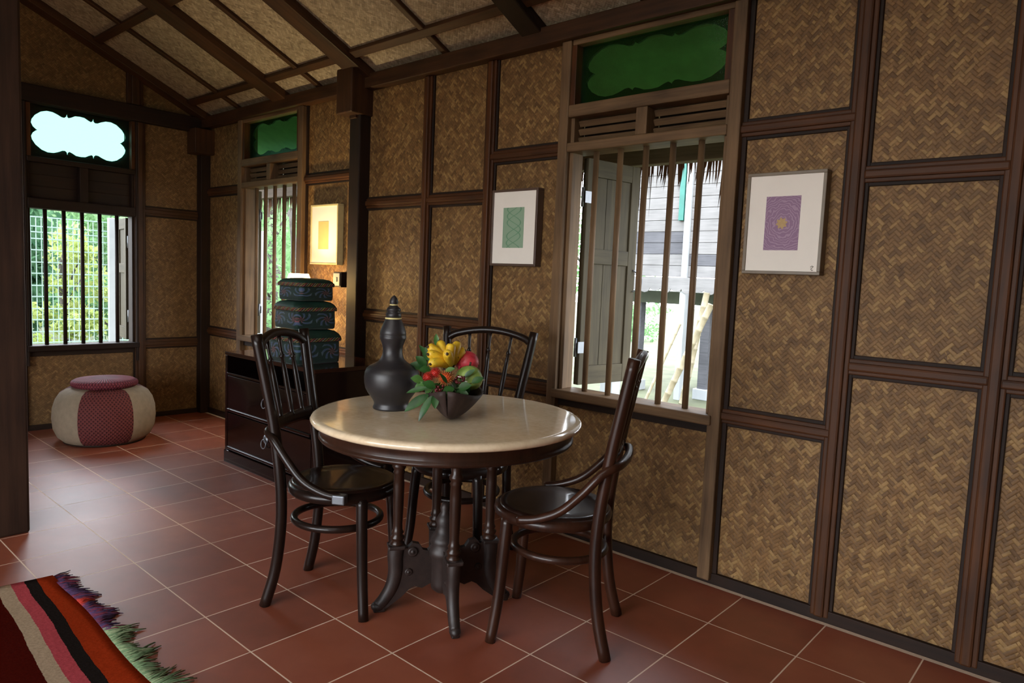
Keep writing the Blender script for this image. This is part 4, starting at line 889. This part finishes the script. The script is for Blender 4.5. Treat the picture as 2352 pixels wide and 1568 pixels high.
def hedge(label, loc, lx, ly, h, mm):
    b = MB(); n = 26; m = 10; G = []
    for i in range(n + 1):
        row = []
        for j in range(m + 1):
            a = PI * j / m; y = -ly / 2 + ly * i / n
            r = 1 + .16 * math.sin(y * 5 + j) + .12 * math.sin(y * 11 - j * 2.1)
            row.append(b.bm.verts.new((lx * .5 * math.cos(a) * r, y, h * math.sin(a) ** .5 * (.93 + .07 * r))))
        G.append(row)
    for i in range(n):
        for j in range(m): b.bm.faces.new((G[i][j], G[i][j + 1], G[i + 1][j + 1], G[i + 1][j])).smooth = True
    for q in range(2600):
        i = rnd.randrange(n); j = rnd.randrange(m); p = G[i][j].co.lerp(G[i + 1][j + 1].co, rnd.random()); q1 = Quaternion((rnd.gauss(0, 1), rnd.gauss(0, 1), rnd.gauss(0, 1), rnd.gauss(0, 1))).normalized()
        b.poly([p + q1 @ Vector(v) * .17 for v in ((-.5, 0, 0), (0, -.28, .05), (.6, 0, 0), (0, .28, .05))])
    return tag(b.build('hedge', M[mm], None, loc), label, 'hedge')
hedge('pale hedge in the distance seen through the far side window', (-16.4, 9.6, GZ), 1.8, 5.2, 4.2, 'fol_m')
hedge('long dark hedge behind the trees beyond the wire fence', (-16.2, 3.2, GZ), 1.6, 6.6, 3.1, 'fol_d')
tree('garden_tree', 'dark green tree beyond the left half of the wire fence', 'tree', (-10.3, .1, GZ), 2.6, 1.15, 'fol_d', 22, .10, .08, nleaf=4200, leaf=.13)
tree('garden_tree', 'yellow green tree just behind the middle of the wire fence', 'tree', (-8.35, 1.40, GZ), 1.95, .50, 'fol_y', 14, .05, .3, nleaf=2000, leaf=.08)
tree('garden_tree', 'bright green tree by the white fence post', 'tree', (-10.6, 2.75, GZ), 2.75, 1.1, 'fol_m', 22, .12, .08, nleaf=4200, leaf=.13)
tree('garden_tree', 'tall dark tree far behind the wire fence', 'tree', (-13.2, 1.6, GZ), 2.9, 1.1, 'fol_d', 26, .16, .06, nleaf=4200, leaf=.22)
tree('garden_shrub', 'low pale shrub at the foot of the wire fence', 'shrub', (-7.42, .98, GZ), .55, .27, 'fol_y', 12, .0, .2, 'shrubs outside the windows', .07, 1100)
tree('garden_shrub', 'low pale shrub inside the wire fence on the left', 'shrub', (-7.42, .15, GZ), .5, .27, 'fol_m', 12, .0, .2, 'shrubs outside the windows', .07, 900)
tree('garden_tree', 'leafy green tree seen through the far side window', 'tree', (-11.6, 6.1, GZ), 4.2, 1.7, 'fol_m', 18, .12, .1, nleaf=2600, leaf=.12)
tree('garden_tree', 'second leafy tree seen through the far side window', 'tree', (-8.4, 4.6, GZ), 2.8, 1.0, 'fol_m', 14, .08, .15, nleaf=1600, leaf=.10)
tree('garden_tree', 'hazy tree a long way beyond the plank house', 'tree', (-11.5, 17.5, GZ), 4.0, 2.5, 'fol_m', 16, .16, .15, nleaf=1500, leaf=.22)
tree('garden_shrub', 'green shrub on the lawn under the plank house', 'shrub', (-7.6, 14.0, GZ), .9, .9, 'fol_m', 12, .0, .2, 'shrubs outside the windows', .12, 700)
f = MB()
for q in range(5200):
    x = rnd.uniform(-6.5, -1.2); y = rnd.uniform(3.2, 5.7); h = rnd.uniform(.02, .06); a = rnd.uniform(0, PI)
    if -2.35 < x < -1.9 and 4.3 < y < 4.75: continue
    if math.sin(x * 2.3 + y) + math.sin(y * 1.7 - x) < -.5: continue
    f.poly([(x - .008 * math.cos(a), y - .008 * math.sin(a), GZ), (x + .008 * math.cos(a), y + .008 * math.sin(a), GZ), (x + rnd.uniform(-.02, .02), y + rnd.uniform(-.02, .02), GZ + h)])
tag(f.build('grass', M['fol_y']), 'patchy short grass outside the large window', 'grass', None, 'stuff')

# ------------------------------------------------------------------ light
W = bpy.data.worlds.new('overcast'); scene.world = W; W.use_nodes = True; nt = W.node_tree; nt.nodes.clear()
wo = nt.nodes.new('ShaderNodeOutputWorld'); bg = nt.nodes.new('ShaderNodeBackground'); gr = nt.nodes.new('ShaderNodeTexGradient'); tc = nt.nodes.new('ShaderNodeTexCoord'); cr = nt.nodes.new('ShaderNodeValToRGB'); sp_ = nt.nodes.new('ShaderNodeSeparateXYZ')
nt.links.new(tc.outputs['Generated'], sp_.inputs[0]); nt.links.new(sp_.outputs[2], cr.inputs[0]); nt.links.new(cr.outputs[0], bg.inputs[0]); nt.links.new(bg.outputs[0], wo.inputs[0])
cr.color_ramp.elements[0].position = 0; cr.color_ramp.elements[0].color = (.95, .97, 1.0, 1); cr.color_ramp.elements[1].position = .6; cr.color_ramp.elements[1].color = (.83, .90, 1.0, 1)
bg.inputs[1].default_value = 13.0
def area(name, loc, target, sx, sy, e, col):
    L = bpy.data.lights.new(name, 'AREA'); L.shape = 'RECTANGLE'; L.size = sx; L.size_y = sy; L.energy = e; L.color = col
    o = bpy.data.objects.new(name, L); COL.objects.link(o); o.location = loc; d = Vector(target) - Vector(loc); o.rotation_euler = d.to_track_quat('-Z', 'Y').to_euler(); return o
area('veranda_fill', (.4, -4.5, 1.3), (-.2, .6, .6), 3.8, 1.9, 22, (1.0, .97, .93))  # added area lamp, stands in for daylight through the unseen left opening

area('overhead_fill', (.6, -1.9, 3.1), (-.2, .2, .4), 2.2, 1.6, 24, (1.0, .95, .88))  # added fill lamp, brightens table and floor from above

# ------------------------------------------------------------------ camera
cd = bpy.data.cameras.new('camera'); cam = bpy.data.objects.new('camera', cd); COL.objects.link(cam)
cd.sensor_width = 36; cd.lens = 1603.44 / 2352 * 36; cd.clip_end = 200
Rr = ((0.74726007, 0.66319185, 0.04217767), (0.09003069, -0.03815003, -0.99520804), (-0.65840478, 0.74747652, -0.08821561))
m3 = Matrix((Rr[0], tuple(-v for v in Rr[1]), tuple(-v for v in Rr[2]))).transposed()
cam.matrix_world = Matrix.Translation((1.80895732, -1.49416284, 1.30734353)) @ m3.to_4x4()
scene.camera = cam
scene.view_settings.view_transform = 'Standard'; scene.view_settings.look = 'None'; scene.view_settings.exposure = -.16
cy = scene.cycles
cy.use_denoising = True; cy.max_bounces = 7; cy.diffuse_bounces = 4; cy.glossy_bounces = 3; cy.transparent_max_bounces = 8; cy.sample_clamp_indirect = 4; cy.caustics_reflective = False; cy.caustics_refractive = False
